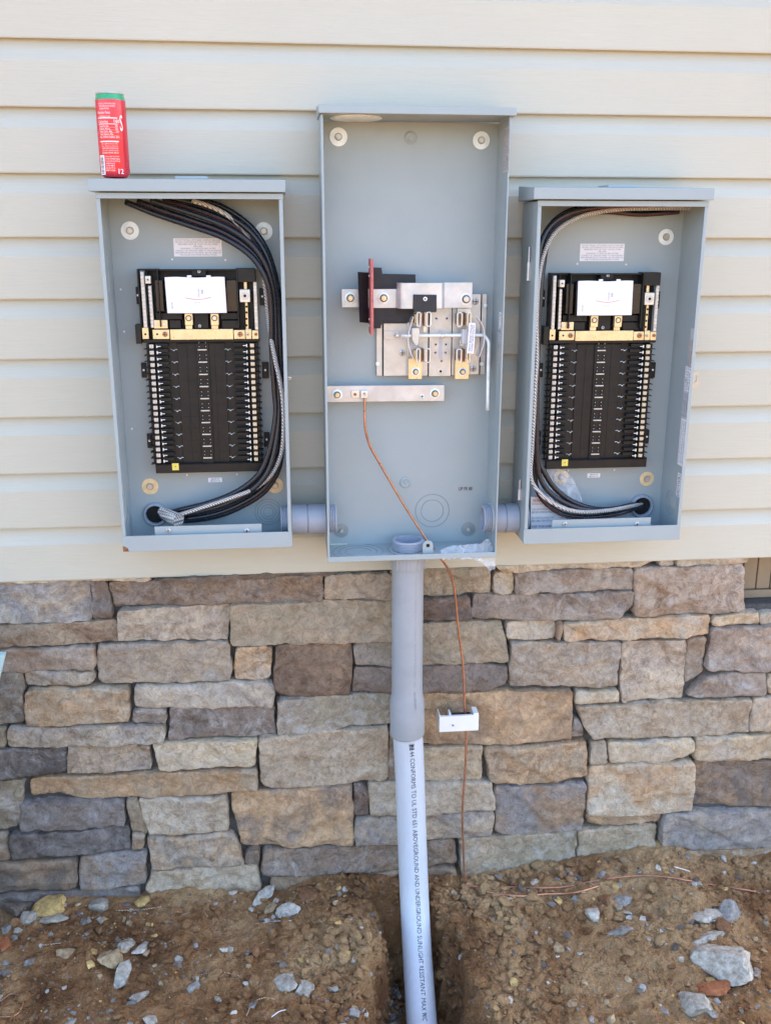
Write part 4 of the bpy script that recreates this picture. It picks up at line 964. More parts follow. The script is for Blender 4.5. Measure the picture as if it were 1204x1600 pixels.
# ------------------------------------------------------------------ conduit riser
def hub_pt(x, y, Y): return at(x, y, Y)
xh = 0.2645
rs = thing('conduit_riser', 'thick grey plastic conduit rising from the trench to the meter box', 'conduit', (xh, -.07, MZ0-.95))
top_z = MZ0-.0025
prf = [(.038, 0), (.041, -.001), (.041, -.026), (.0395, -.036), (.037, -.037)]
m_ = MB().lathe((xh, -.07, top_z), (0, 0, 1), [(r_, h_) for r_, h_ in prf], 48)
for k_ in range(10):
    q = 2*math.pi*k_/10+.2; d_ = Vector((math.cos(q), math.sin(q), 0)); c_ = Vector((xh, -.07, 0))+d_*.0408
    m_.box(c_.x-.0016, c_.x+.0016, c_.y-.0016, c_.y+.0016, top_z-.034, top_z-.001)
obj('male_adapter', m_, 'pvc_fitting', rs)
prf = [(.031, 0)]
for k_ in range(6): prf += [(.0342, .004+k_*.0036), (.0366, .0052+k_*.0036), (.0366, .0062+k_*.0036)]
prf += [(.0345, .027), (.0300, .027), (.0295, .002)]
te = obj('threaded_end', MB().lathe((xh, -.07, MZ0+.0022), (0, 0, 1), prf, 48), 'pvc_dark', rs, ang=25)
m_ = MB().lathe((xh, -.07, MZ0+.0024), (0, 0, 1), [(.036, 0), (.0435, 0), (.0435, .003), (.036, .0035)], 14); obj('lock_nut', m_, 'galvanised', te)
zb_t, zb_b = at(636, 1082, -.0665).z, at(637, 1147, -.0665).z
pth = [Vector((xh, -.07, top_z-.030)), Vector((xh+.0005, -.0695, zb_t+.012)), Vector((xh+.0006, -.069, zb_t)), Vector((xh+.001, -.0688, zb_t-.018)), Vector((xh+.0022, -.068, zb_b+.006)), Vector((xh+.0024, -.068, zb_b+.0015)), Vector((xh+.0025, -.068, zb_b))]
obj('expansion_sleeve', MB().tube(pth, [.0367, .0367, .0378, .0412, .0416, .0408, .038], 48), 'pvc_fitting', rs, ang=50)
mid = [Vector((xh+.0022, -.068, zb_b+.02)), at(639.5, 1200, -.068), at(643, 1300, -.080), at(647, 1400, -.112), at(651.5, 1490, -.180), at(656, 1560, -.262), at(660, 1620, -.345), at(664, 1690, -.47)]
SPN = spline(mid, 14)
obj('pipe', MB().tube(SPN, .0363, 56), 'pvc', rs, ang=180)
# writing along the pipe
acc = [0]
for i in range(len(SPN)-1): acc.append(acc[-1]+(SPN[i+1]-SPN[i]).length)
def on_path(s_):
    i = 0
    while i < len(acc)-2 and acc[i+1] < s_: i += 1
    k_ = (s_-acc[i])/(acc[i+1]-acc[i]); p = SPN[i].lerp(SPN[i+1], k_); tg = (SPN[min(i+2, len(SPN)-1)]-SPN[max(i-1, 0)]).normalized() if k_ > .5 else (SPN[min(i+1, len(SPN)-1)]-SPN[max(i-1, 0)]).normalized()
    return p, tg
def on_pipe(s_, v, r_, ph):
    p, tg = on_path(s_); side = (Vector((1, 0, 0))-tg*tg.x).normalized(); fr = tg.cross(side).normalized()
    if fr.y > 0: fr = -fr
    q = ph+v/r_; return p+(side*math.sin(q)+fr*math.cos(q))*(r_+.0008)
import bisect
def s_at(ypx):                                # arc length where the pipe passes a pixel row
    best = min(range(len(SPN)), key=lambda i: abs((lambda d: 800-F*(d.dot(_u)/d.dot(_f)))(SPN[i]-CAM)-ypx)); return acc[best]
S0, S1 = s_at(1153), s_at(1597)
txt = "144 CONFORMS TO UL STD 651 ABOVEGROUND AND UNDERGROUND SUNLIGHT RESISTANT MAX 90C"
tv = text_mesh(txt, 'LEFT')[0]; w = max(v[0] for v in tv)
cut = len(text_mesh('x', 'LEFT')[0]); w2 = max(v[0] for v in text_mesh(txt[:-2], 'LEFT')[0]); k_ = (S1-S0-.008)/w2
m_ = MB().text(txt, lambda u, v: on_pipe(S0+.008+u*k_, v*.0160-.0054, .0363, .12))
m_.text('7 1', lambda u, v: on_pipe(S0-.004+u*k_, v*.0160-.0054, .0363, .12)); m_.text('#8', lambda u, v: on_pipe(S0-.004+u*k_, v*.0160-.0054, .0363, .12))
obj('printed_text', m_, 'ink', rs, smooth=False, fixn=False)
m_ = MB()
def slv(s_, v): 
    z_ = top_z-.045-s_; rr_ = .0371 if z_ > zb_t+.012 else .0371+min(1, (zb_t+.012-z_)/.03)*.0048; q = .33+v/rr_; return Vector((xh+.0006+math.sin(q)*rr_, -.0693-math.cos(q)*rr_, z_))
L_ = top_z-.045-(zb_t+.03); t_ = 'PVC-40 RIGID NONMETALLIC CONDUIT SUNLIGHT RESISTANT 90C'; w = max(v[0] for v in text_mesh(t_, 'LEFT')[0]); kk = L_/w
m_.text(t_, lambda u, v: slv(u*kk, v*.0066)); obj('faint_text', m_, 'washer_blue', rs, smooth=False, fixn=False)
m_ = MB().text('MAX EXPANSION', lambda u, v: slv(L_+.012+u*.0055, v*.0072)); obj('sleeve_text', m_, 'ink_grey', rs, smooth=False, fixn=False)

# ------------------------------------------------------------------ conduit ends inside the panels
def entry(x, y, r_, label):
    p = at(x, y, YB); t_ = thing('conduit_bushing', label, 'conduit', p+Vector((0, 0, -r_)), 'conduit bushings at the bottom of the panels')
    obj('bushing_ring', MB().lathe(p+Vector((0, -.0005, 0)), (0, -1, 0), [(r_, 0), (r_, .006), (r_-.002, .009), (r_-.006, .0095), (r_-.0075, .006), (r_-.0075, -.0)], 48), 'pvc_dark', t_)
    obj('bore', MB().lathe(p+Vector((0, -.0012, 0)), (0, -1, 0), [(r_-.0075, .002), (r_-.0078, 0.0003), (.0001, 0.0003)], 40), 'hole_dark', t_)
    obj('pipe_lip', MB().ring(p+Vector((0, -.009, 0)), (0, -1, 0), r_-.0045, .0022, 44, 8), 'pvc_dark', t_); return p
eL = entry(243, 803, .0275, 'grey conduit bushing around the cables in the left panel')
eR = entry(1001, 790, .0285, 'grey conduit bushing around the cables in the right panel')
# cables
RB = .0061
def cable(name, pts, r_, mat, label, cat, group, stripe=None, seg=14):
    P = spline([at(x, y, Y) for x, y, Y in pts], 9); c_ = P[len(P)//2]
    t_ = thing(name, label, cat, (c_.x, c_.y, min(p.z for p in P)), group)
    obj('jacket' if 'rubber' in mat else 'strands', MB().tube(P, r_, seg), mat, t_, ang=180)
    if stripe:
        m_ = MB(); off = Vector((0, -r_*.82, -r_*.42)); m_.tube([p+off for p in P], r_*.2, 6); obj('stripe', m_, stripe, t_, ang=180)
    return t_
G1 = 'cables looping through the left panel'; G2 = 'cables looping through the right panel'
inner = [(196, 315, -.050), (240, 333, -.060), (299, 353, -.075), (344, 369, -.085), (380, 390, -.092), (403, 413, -.095), (418, 443, -.095), (424, 480, -.09), (425, 547, -.085), (429, 610, -.085), (431, 645, -.088), (424, 692, -.092), (411, 730, -.092), (393, 752, -.090), (364, 771, -.085), (325, 786, -.075), (285, 796, -.060), (262, 802, -.045), (248, 803, -.025)]
outer = [(290, 309, -.060), (320, 314, -.060), (345, 322, -.060), (370, 336, -.060), (392, 354, -.062), (410, 378, -.065), (424, 410, -.066), (435, 460, -.066), (440, 530, -.07), (442, 600, -.07), (442, 655, -.07), (440, 702, -.07), (433, 738, -.07), (412, 769, -.066), (378, 791, -.062), (341, 806, -.058), (300, 813, -.052), (268, 812, -.045), (250, 808, -.025)]
def lerp3(a, b, k): return tuple(a[i]+(b[i]-a[i])*k for i in range(3))
cabs = [(0.0, 0, None, 'lowest black cable sweeping across the left panel in front of the others'), (0.20, .010, 'red_stripe', 'black cable with a red stripe just above the lowest one in the left panel'),
        (0.42, -.010, None, 'black cable in the middle of the left panel bundle'), (0.62, .014, 'red_stripe', 'dark red striped cable near the upper edge of the left panel bundle'),
        (0.82, -.006, None, 'second uppermost black cable of the left panel bundle'), (1.0, .008, None, 'outermost black cable hugging the right wall of the left panel')]
for kf, dy, stp, lab in cabs:
    pts = []
    for i, (a_, b_) in enumerate(zip(inner, outer)):
        x, y, Y = lerp3(a_, b_, kf); wv = math.sin(i*.55+kf*9)*.004; pts.append((x+wv*180*(.5 if 2 < i < 16 else 0), y, min(-.034 if i < 17 else -.02, max(-.118, Y+dy+wv))))
    cable('power_cable', pts, RB, 'black_rubber', lab, 'cable', G1, stp)
cable('bare_cable', [(300, 313, -.075), (325, 321, -.075), (345, 330, -.074), (364, 343, -.070), (385, 365, -.06), (405, 400, -.052), (414, 450, -.05), (418, 490, -.055), (422, 520, -.085), (430, 563, -.105), (436, 590, -.112), (441, 620, -.112), (443, 660, -.105), (440, 705, -.095), (425, 740, -.09), (400, 762, -.092), (369, 775, -.098), (322, 791, -.092), (284, 803, -.080), (262, 809, -.06), (250, 806, -.03)], .0046, 'stranded', 'bare stranded silver cable running through the left panel', 'cable', G1)
p0, p1 = at(258, 803, -.062), at(279, 813, -.094)
single('cable_sock', MB().tube([at(252, 798, -.052), p0, p0.lerp(p1, .5), p1], [.010, .013, .0145, .0150], 20), 'mesh_sleeve', 'checkered metal mesh sock on the cables at the left conduit', 'mesh sleeve')
# right panel cables
rc = [([(1060, 322, -.040), (1000, 318, -.045), (940, 320, -.05), (897, 327, -.055), (868, 343, -.062), (849, 370, -.07), (842, 410, -.075), (839, 470, -.08), (836, 560, -.08), (836, 650, -.085), (841, 715, -.09), (850, 738, -.092), (864, 760, -.09), (884, 778, -.085), (909, 790, -.08), (936, 796, -.075), (965, 794, -.065), (986, 789, -.05), (1000, 788, -.025)], 'black_rubber', None, 'uppermost black cable of the right panel bundle'),
      ([(1050, 318, -.035), (990, 323, -.04), (930, 328, -.045), (890, 338, -.055), (865, 355, -.065), (852, 380, -.075), (847, 420, -.085), (843, 470, -.09), (839, 560, -.095), (838, 650, -.1), (839, 720, -.1), (846, 752, -.1), (866, 776, -.1), (897, 792, -.095), (925, 797, -.088), (950, 799, -.080), (972, 796, -.068), (990, 791, -.05), (1001, 789, -.025)], 'black_rubber', None, 'thick black cable in front in the bottom bend of the right panel'),
      ([(1060, 330, -.030), (1000, 334, -.032), (950, 330, -.038), (905, 334, -.046), (874, 350, -.055), (856, 376, -.06), (849, 410, -.065), (842, 470, -.07), (835, 560, -.07), (835, 650, -.075), (834, 730, -.08), (842, 772, -.085), (870, 799, -.085), (905, 808, -.08), (944, 806, -.07), (975, 800, -.06), (992, 793, -.045), (1002, 790, -.025)], 'black_rubber', 'red_stripe', 'red striped dark cable at the bottom of the right panel bundle'),
      ([(1040, 320, -.055), (980, 322, -.058), (930, 324, -.062), (888, 333, -.07), (860, 352, -.08), (845, 380, -.088), (839, 420, -.092), (837, 480, -.095), (836, 560, -.09), (835, 650, -.09), (834, 740, -.07), (848, 780, -.065), (880, 803, -.062), (915, 806, -.058), (950, 803, -.052), (980, 797, -.042), (998, 791, -.025)], 'black_rubber', 'red_stripe', 'dark cable behind the others under the right panel hood')]
for pts, m_, stp, lab in rc: cable('power_cable', pts, RB, m_, lab, 'cable', G2, stp)
cable('bare_cable', [(1090, 325, -.050), (1040, 325, -.055), (980, 326, -.06), (935, 331, -.066), (900, 341, -.072), (868, 362, -.082), (850, 395, -.09), (841, 440, -.1), (838, 500, -.112), (838.5, 560, -.115), (836, 600, -.112), (832, 690, -.10), (829, 745, -.105), (843, 770, -.112), (861.5, 785, -.112), (886, 796, -.108), (913, 800, -.100), (945, 798, -.092), (970, 794, -.08), (990, 790, -.055), (1002, 788, -.025)], .0046, 'stranded', 'bare stranded silver cable running through the right panel', 'cable', G2)

# ------------------------------------------------------------------ copper grounding wire
w1 = [at(569.5, 621, -.052), at(569.5, 650, -.055), at(571, 672, -.055), at(578, 697, -.05), at(593, 724, -.045), at(612, 757, -.045), at(636, 797, -.05), at(668, 846, -.06), at(680, 862, -.075), at(688, 872, -.085), at(694, 880, -.08), at(704, 897, -.06), at(710, 925, -.045), at(716, 985, -.03), at(723, 1040, -.024), at(725.5, 1100, -.02), at(728, 1150, -.018), at(726.5, 1200, -.02), at(722, 1270, -.022), at(723.5, 1320, -.022), at(726, 1370, -.03)]
def onG(x, y, dz=.0065):
    p = ghit(x, y); return p+Vector((0, 0, dz))
g1 = [onG(x, y) for x, y in ((733, 1386), (748, 1393), (770, 1399), (800, 1403), (826, 1404), (850, 1401), (880, 1400), (905, 1397), (935, 1388))]
single('ground_wire', MB().tube(spline(w1+g1, 8), .0029, 10), 'copper', 'copper ground wire from the meter box down over the stone to the soil', 'wire', ang=180)
g2 = [onG(x, y) for x, y in ((724, 1388), (760, 1389), (800, 1390), (850, 1391), (885, 1389), (920, 1382), (955, 1376), (1000, 1372), (1040, 1374), (1075, 1380), (1110, 1386), (1150, 1392), (1180, 1397))]
single('ground_wire', MB().tube(spline(g2, 8), .0026, 10), 'copper_old', 'dull copper wire lying on the soil towards the right', 'wire', ang=180)
# white bonding block
cb_ = thing('bonding_block', 'white plastic bonding clip on the copper wire in front of the stone', 'clip', at(712, 1145, -.02))
q = lambda x, y, Y: at(x, y, Y)
bw0, bw1 = at(686, 1130, -.045).x, at(747.5, 1130, -.045).x; bz0, bz1 = at(700, 1144, -.045).z, at(700, 1120, -.045).z
m_ = MB().box(bw0, bw1, -.045, -.0425, bz0, bz1); m_.box(bw0, bw0+.0025, -.0424, -.006, bz0, bz1+.004); m_.box(bw1-.013, bw1, -.0424, -.006, bz0, bz1+.004); m_.box(bw0+.0026, bw1-.0131, -.0424, -.034, bz0, bz1-.001); m_.box(bw0+.0026, bw1-.0131, -.0339, -.008, bz0, bz0+.004)
m_.box(bw0+.026, bw0+.031, -.0338, -.010, bz0+.0041, bz1+.002)
obj('shell', m_, 'white_plastic', cb_, bev=.0016)
screw(cb_, at(707.5, 1133, -.0451), .0032, 'galvanised')
obj('inner_clamp', MB().box(bw0+.032, bw1-.016, -.030, -.010, bz0+.0045, bz1-.008), 'ink', cb_, bev=.001)

# ------------------------------------------------------------------ beverage can
cz0 = zt+.0275; cp = at(179, 272, -.115); cr = .0285
can = thing('beverage_can', 'slim red can with a green top standing on the left panel hood', 'can', (cp.x, -.105, cz0))
prf = [(.0001, .004), (.018, .0035), (.0215, 0), (.0235, .001), (.0262, .005), (cr, .011), (cr, .1405)]
obj('body', MB().lathe((cp.x, -.105, cz0), (0, 0, 1), prf, 64), 'can_red', can, ang=50)
obj('shoulder', MB().lathe((cp.x, -.105, cz0), (0, 0, 1), [(cr, .1406), (cr-.0003, .142), (.0268, .147), (.0258, .1505), (.0262, .1512)], 64), 'can_green', can)
obj('lid', MB().lathe((cp.x, -.105, cz0), (0, 0, 1), [(.0262, .1513), (.0270, .153), (.0262, .1545), (.0250, .1535), (.0245, .149), (.0001, .149)], 64), 'aluminium', can)
def onc(u, v, ph): 
    q_ = ph+u/cr; return Vector((cp.x+math.sin(q_)*(cr+.00045), -.105-math.cos(q_)*(cr+.00045), cz0+v))
ph0 = -.72
m_ = MB()
def crect(u0, v0, u1, v1):
    n_ = max(1, int(abs(u1-u0)/.003)); 
    for i in range(n_):
        a_, b_ = u0+(u1-u0)*i/n_, u0+(u1-u0)*(i+1)/n_; m_.add([onc(a_, v0, ph0), onc(b_, v0, ph0), onc(b_, v1, ph0), onc(a_, v1, ph0)], [(0, 1, 2, 3)])
def ctext(s_, u, v, sz, wid=None):
    k_ = sz if wid is None else wid/max(p[0] for p in text_mesh(s_, 'LEFT')[0]); m_.text(s_, lambda x, y: onc(u+x*k_, v+y*sz, ph0))
ctext('NATURAL FLAVORS WITH OTHER', .000, .131, .0042, .034); ctext('100% REAL JUICE BLEND', .001, .127, .0036, .032); ctext('CAFFEINE FREE', .0015, .1225, .0034, .020)
ctext('Nutrition Facts', -.004, .1145, .0066, .027)
ctext('1 serving per can', -.002, .109, .0036); crect(-.004, .1060, .036, .1080)
ctext('Calories', -.003, .0985, .0062); ctext('160', .0275, .0985, .0085); crect(-.003, .0955, .036, .0968)
for i, (a_, b_) in enumerate((('Total Fat 0g', '0%'), ('Sodium 45mg', '2%'), ('Total Carb. 42g', '15%'), ('Total Sugars 42g', ''), ('Incl. Added Sugars', '83%'))):
    v = .091-i*.0048; ctext(a_, -.002, v, .0042); ctext(b_, .031, v, .0042); crect(-.002, v-.0009, .036, v-.0006)
crect(-.002, .0635, .036, .0658)
for i, s_ in enumerate(('Not a significant source of fat,', 'fiber, vitamins or minerals.', 'CARBONATED WATER, SUGAR', 'CITRIC ACID, NATURAL FLAVOR', 'SODIUM CITRATE, RED 40')): ctext(s_, .001, .0595-i*.0042, .0034, .033)
for i, s_ in enumerate(('CANNED UNDER THE AUTHORITY', 'OF THE OWNER. PLEASE', 'RECYCLE THIS CAN AFTER USE', 'QUESTIONS? CALL US', 'CA CRV ME 5c', 'OR 10c VT 5c', 'KEEP COLD')): ctext(s_, .0075, .036-i*.0042, .0036, .028 if i < 3 else .018)
ctext('12', .029, .006, .013)
m_.text('S', lambda x, y: onc(.040+x*.016, .085+y*.040, ph0))
obj('printing', m_, 'white_ink', can, smooth=False, fixn=False)
m_ = MB(); crect(-.007, .004, .0055, .040); bc = obj('barcode_panel', m_, 'paper', can, smooth=False, fixn=False)
m_ = MB(); v = .006; cr += .0002
while v < .038:
    h_ = random.choice((.0004, .0008, .0012)); crect(-.005, v, .003, v+h_); v += h_+random.choice((.0005, .0008, .0011))
cr -= .0002
obj('barcode', m_, 'ink', bc, smooth=False, fixn=False)

# ------------------------------------------------------------------ plastic bags and booklet
def crumple(top, bot, Y, amp, sc, step=.004, seed=0, slope=0.0):
    T = [at(x, y, Y) for x, y in top]; B = [at(x, y, Y) for x, y in bot]; sv = Vector((seed, seed*2, 0))
    def fn(p, du, dv, u, v):
        q_ = Vector((p.x, 0, p.z)); d = amp*(abs(noise.noise(q_*sc+sv))*2-.5)+amp*.5*abs(noise.noise(q_*sc*2.7+sv))
        s_ = noise.noise_vector(q_*sc*1.3+sv)*amp*.5
        return Vector((p.x+s_.x, p.y-d*1.2+slope*(v-.5), p.z+s_.z))
    pts, fs, nu, nv = coons(T, B, step, fn); return MB().add(pts, fs)
m_ = crumple([(688, 862), (700, 856), (725, 853), (748, 852), (764, 843), (771, 858)], [(691, 872), (715, 870), (735, 871), (752, 879), (764, 890), (773, 887)], -.118, .008, 55, .003, 3, -.018)
single('plastic_bag', m_, 'film', 'crumpled clear plastic bag on the bottom lip of the meter box', 'plastic bag', ang=180)
bk = thing('instruction_sheet', 'folded white instruction sheet in the bottom left of the right panel', 'paper', at(860, 822, -.04))
S1_ = MB().quad([(829, 776), (862, 778), (893, 824), (829, 828)], -.064, .003); obj('sheet', S1_, 'paper', bk, bev=.0004)
rows_ = ['INSTALLATION INSTRUCTIONS', '', 'TURN OFF POWER AT SERVICE', 'BEFORE WORKING INSIDE', '', 'USE COPPER OR ALUMINUM WIRE', 'SEE LABEL FOR DETAILS', '', 'KEEP THIS SHEET']
lines(bk, 831, 785, 864, 824, -.0644, rows_, 'ink_grey', 'printing', 'LEFT')
lines(bk, 832, 779, 860, 785, -.0644, ['WARNING'], 'ink_red', 'heading', 'LEFT')
m_ = crumple([(838, 702), (855, 712), (872, 722), (890, 742), (893, 742)], [(829, 790), (845, 792), (868, 796), (888, 790), (906, 778)], -.044, .010, 38, .004, 8, -.02)
single('plastic_bag', m_, 'film', 'crumpled clear plastic bag behind the cables of the right panel', 'plastic bag', ang=180)

# ------------------------------------------------------------------ metal cover at the left edge
ed = at(8.5, 1024, -.20); lo_ = at(0, 1118, -.26)
th_ = thing('box_cover', 'pale grey green metal cover leaning at the left edge of the picture', 'metal cover', (ed.x-.2, -.28, 0))
gl = lambda t_: ed.lerp(lo_, t_)
kk = (gz(ed.x-.2, -.3)-ed.z)/(lo_.z-ed.z); A_, B_ = ed, ed+(lo_-ed)*kk
m_ = MB(); B_ = Vector((A_.x-.23, -.36, gz(ed.x-.2, -.36)))
Q = [A_, B_, B_+Vector((-.36, .02, 0)), A_+Vector((-.36, .02, 0))]; nrm = Vector((0, -.012, -.004))
m_.add(Q+[p-nrm for p in Q], [(0, 1, 2, 3), (7, 6, 5, 4), (0, 4, 5, 1), (1, 5, 6, 2), (2, 6, 7, 3), (3, 7, 4, 0)])
obj('cover_plate', m_, 'cover_green', th_, bev=.002)
m_ = MB(); c4 = sum(Q, Vector())/4; I = [c4+(p-c4)*.93+nrm*.25 for p in Q]; m_.tube(I+[I[0]], .002, 6); obj('pressed_edge', m_, 'cover_green', th_)

# ------------------------------------------------------------------ loose stones, gravel and clods
def ico(sub):
    bm = bmesh.new(); bmesh.ops.create_icosphere(bm, subdivisions=sub, radius=1.0)
    r_ = ([v.co.copy() for v in bm.verts], [tuple(v.index for v in f.verts) for f in bm.faces]); bm.free(); return r_
I1, I2, I3 = ico(1), ico(2), ico(3)
def rock_verts(base, c_, sx, sy, sz, rot, seed, ang=.5):
    sv = Vector((seed*1.7, seed*.9, seed*2.3)); rg = random.Random(seed); pl = []
    for k_ in range(9):
        d = Vector((rg.gauss(0, 1), rg.gauss(0, 1), rg.gauss(0, 1))).normalized(); pl.append((d, rg.uniform(.45, .8)))
    pl += [(Vector((0, 0, 1)), .6), (Vector((0, 0, -1)), .6)]
    Rm = Matrix.Rotation(rot, 3, 'Z') @ Matrix.Rotation(rg.uniform(-.35, .35), 3, 'X') @ Matrix.Rotation(rg.uniform(-.35, .35), 3, 'Y'); out = []
    for v in base:
        p = v.copy()
        for d, h_ in pl:
            e = p.dot(d)-h_
            if e > 0: p -= d*e
        p *= 1.35
        p += p.normalized()*.16*noise.noise(p*2.6+sv)+p.normalized()*.07*noise.noise(p*7+sv)
        out.append(c_+Rm @ Vector((p.x*sx, p.y*sy, p.z*sz)))
    return out
RC = {'grey': (166, 162, 152), 'blue': (148, 147, 144), 'tan': (168, 148, 118), 'brown': (130, 96, 70), 'pale': (186, 182, 172), 'dark': (116, 108, 102), 'yellow': (196, 168, 112), 'orange': (160, 104, 72)}
rocks = [  # x, y, half width px, half height px, rotation, colour, label
 (1134, 1511, 33, 30, -.7, 'pale', 'largest pale block of stone lying at the right on the soil'), (1108, 1435, 22, 11, .2, 'pale', 'flat pale grey stone right of the centre of the right soil bank'),
 (1140, 1427, 18, 17, -.9, 'blue', 'bluish flat stone touching the pale stone near the right edge'), (1132, 1449, 11, 11, .3, 'brown', 'round brown stone below the bluish flat one'),
 (1088, 1573, 23, 17, -.7, 'grey', 'grey angular stone at the bottom right below the largest block'), (1116, 1546, 20, 12, 0, 'orange', 'rust brown stone below the largest pale block'),
 (1104, 1468, 24, 8, .1, 'pale', 'low crumbled pale stone above the largest block'), (927, 1430, 10, 12, 0, 'pale', 'small square pale stone right of the trench'),
 (900, 1404, 9, 8, 0, 'blue', 'small blue stone by the copper wires'), (881, 1366, 12, 9, .3, 'blue', 'blue grey stone against the foot of the stone wall right of the wire'),
 (943, 1369, 9, 7, 0, 'blue', 'blue pebble between wall and the right wire'), (972, 1408, 14, 9, .4, 'blue', 'flat blue stone below the right wire'),
 (970, 1458, 20, 9, 0, 'blue', 'bluish stone half buried in the middle of the right bank'), (944, 1408, 7, 9, 0, 'brown', 'small brown stone below the copper wire'),
 (76, 1418, 25, 13, -.1, 'yellow', 'yellow broken wood chunk by the left foot of the wall'), (27, 1421, 17, 13, .6, 'dark', 'dark tapered stone at the left against the wall'),
 (46, 1437, 10, 12, 0, 'grey', 'grey stone between the dark stone and the yellow chunk'), (86, 1437, 17, 8, 0, 'grey', 'flat grey stone under the yellow chunk'),
 (152, 1417, 11, 14, .1, 'grey', 'upright grey stone against the blue bottom course'), (224, 1409, 10, 8, .8, 'yellow', 'small cream plaster bit at the foot of the wall'),
 (174, 1503, 15, 17, .3, 'tan', 'tan angular stone in the left soil bank'), (190, 1527, 10, 18, -.2, 'grey', 'narrow grey stone below the tan one'),
 (222, 1484, 14, 10, .8, 'pale', 'pale tilted stone right of the tan one'), (197, 1481, 9, 11, 0, 'grey', 'grey stone above the tan one'), (103, 1493, 11, 10, 0, 'tan', 'small tan stone left of the dark hollow'),
 (411, 1402, 18, 10, .4, 'pale', 'pale flat stone below the corner of the last stone course left of the trench'), (449, 1426, 15, 10, .1, 'pale', 'pale brick shaped stone left of the trench'),
 (481, 1400, 13, 16, .5, 'brown', 'brown clod shaped stone at the trench corner'), (447, 1538, 14, 10, -.4, 'grey', 'left half of the cracked grey stone pair'), (477, 1546, 16, 11, -.3, 'grey', 'right half of the cracked grey stone pair'),
 (12, 1452, 12, 9, 0, 'blue', 'blue stone at the far left below the wall'), (4, 1480, 9, 10, 0, 'orange', 'orange stone cut by the left edge'), (217, 1560, 13, 8, .5, 'grey', 'grey stone at the lower middle of the left bank'),
 (48, 1505, 12, 8, .4, 'blue', 'blue grey stone in the far left gravel'), (425, 1420, 11, 7, 0.9, 'tan', 'tan sliver between the two pale stones')]
for i, (x, y, hw, hh, rot, c_, lab) in enumerate(rocks):
    p = ghit(x, y+hh*.4); dd = (p-CAM).length; qk = .82 if c_ == 'blue' else 1.0; sw = hw/F*dd*qk; sh_ = hh/F*dd*qk; m_ = MB()
    big = hw > 20
    vs = rock_verts(I3[0], p+Vector((0, sh_*.35, sh_*.30)), sw, sh_*1.0, sh_*.75, rot, i+3); m_.add(vs, I3[1])
    m_.attr['ca'] = [lin(RC[c_])]*len(vs); cat = 'wood' if 'wood' in lab else 'stone'
    single('wood_chunk' if cat == 'wood' else 'loose_stone', m_, 'rock', lab, cat, 'loose stones on the soil', ang=32)
def scatter(name, n, cols, smin, smax, label, cat, region, power=3.0, mat='rock', seed=1, base=I1, flat=.7):
    rg = random.Random(seed); m_ = MB(); m_.attr['ca'] = []
    cnt = 0; tries = 0
    while cnt < n and tries < n*20:
        tries += 1; x, y = rg.uniform(-.95, 1.5), rg.uniform(-.62, -.002)
        if not region(x, y, rg): continue
        s_ = smin+(smax-smin)*rg.random()**power; z = gz(x, y); c_ = Vector((x, y, z+s_*.25))
        vs = rock_verts(base[0], c_, s_*rg.uniform(.7, 1.3), s_*rg.uniform(.7, 1.3), s_*flat*rg.uniform(.6, 1.2), rg.uniform(0, 6), rg.randrange(9999)); m_.add(vs, base[1])
        k_ = rg.uniform(.75, 1.2); cc = lin(RC[rg.choice(cols)]); m_.attr['ca'] += [tuple(q_*k_ for q_ in cc)]*len(vs); cnt += 1
    o_ = obj(name, m_, mat, ang=35 if mat == 'rock' else 180, fixn=False); tag(o_, label, cat, None, 'stuff')
def clodreg(x, y, g): return g.random() < (.9 if -.01 < trench(x, y) < .9 and abs(x-.262) < .26 else .05)
def crumbs(x, y, g): return g.random() < .35+.8*max(0, noise.noise(Vector((x*6+2, y*6, 5))))+(.5 if trench(x, y) > .02 else 0)
def dens(x, y): return noise.noise(Vector((x*5, y*5, 7)))
scatter('gravel', 2600, ['grey', 'blue', 'tan', 'pale', 'dark', 'brown', 'yellow'], .0013, .012, 'small grey and tan gravel strewn over the brown soil', 'gravel', lambda x, y, g: g.random() < .25+.9*max(0, dens(x, y))+(.5 if x < -.35 and y > -.15 else 0) and trench(x, y) < .2, 4.5, seed=2, base=I1)
scatter('trench_gravel', 1800, ['dark', 'blue', 'dark', 'grey'], .003, .010, 'dark blue grey gravel on the floor of the trench', 'gravel', lambda x, y, g: trench(x, y) > .88 and (abs(x-.285) > .05 or y < -.5), 1.5, seed=4)
simple('clod', (0.25, 0.145, 0.075), .95, 0, .4, 60, .003, 160)
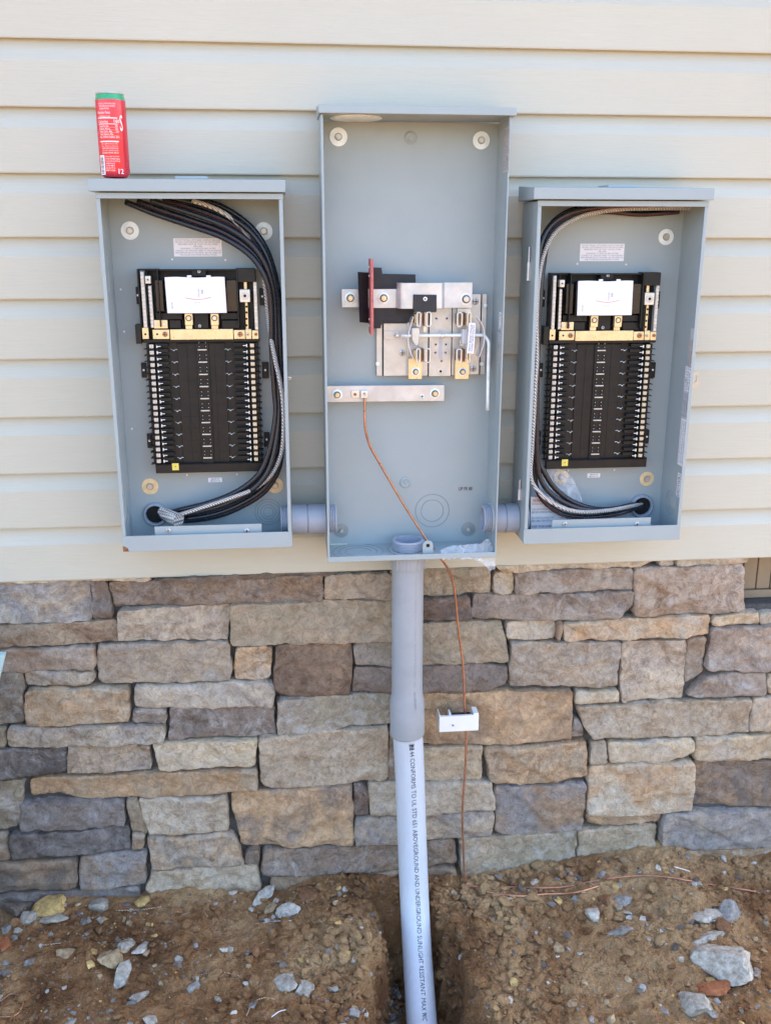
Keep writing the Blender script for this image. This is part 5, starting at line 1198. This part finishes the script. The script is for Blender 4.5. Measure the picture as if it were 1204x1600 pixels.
scatter('soil_clods', 4200, ['brown'], .0015, .013, 'crumbly brown clods of dug soil', 'soil', lambda x, y, g: g.random() < (.35 if trench(x, y) > .02 else .10)+.7*max(0, noise.noise(Vector((x*4+9, y*4, 2))))+(.45 if abs(x-.27) < .32 else 0), 4.2, 'soil', 9, I2, .7)
scatter('soil_crumbs', 7000, ['brown'], .0012, .0048, 'fine crumbs of loose soil over the ground', 'soil', crumbs, 1.6, 'soil', 12, I1, .8)
scatter('trench_clods', 900, ['brown'], .004, .014, 'lumpy clods of earth along the edges of the trench', 'soil', clodreg, 2.0, 'soil', 21, I3, .85)
# twigs and scraps of wire
G3 = 'twigs and wire scraps on the soil'
for i, (pts, r_, mt, lab, cat) in enumerate((
    ([(385, 1590), (395, 1570), (412, 1562), (430, 1564)], .0012, 'stranded_copper', 'short curled pale wire left of the trench', 'wire'),
    ([(424, 1592), (440, 1582), (470, 1579), (500, 1580), (520, 1587)], .0012, 'white_ink', 'pale root arching along the bottom left of the trench', 'root'),
    ([(0, 1568), (18, 1556), (32, 1560), (36, 1572), (26, 1588), (6, 1592), (-8, 1588)], .0016, 'copper', 'copper wire loop at the bottom left corner', 'wire'),
    ([(300, 1530), (320, 1524), (350, 1522), (375, 1528)], .0009, 'stranded_copper', 'thin tan stalk in the middle of the left bank', 'twig'),
    ([(180, 1425), (220, 1424), (252, 1419)], .0014, 'stranded_copper', 'thin twig lying along the foot of the wall', 'twig'),
    ([(62, 1480), (80, 1478), (96, 1476)], .0014, 'stranded_copper', 'short straight twig in the left gravel', 'twig'),
    ([(400, 1447), (430, 1442), (455, 1441)], .0016, 'stranded', 'pale stick below the brick shaped stone', 'twig'),
    ([(774, 1545), (778, 1562), (780, 1573)], .001, 'white_ink', 'tiny pale stalk right of the trench', 'twig'),
    ([(1053, 1357), (1064, 1360), (1077, 1364)], .0014, 'white_ink', 'short white stick at the wall foot on the right', 'twig'))):
    P = [onG(x, y, .004) for x, y in pts]; single('wire_scrap' if cat == 'wire' else 'twig', MB().tube(spline(P, 6), r_, 8), mt, lab, cat, G3, ang=180)
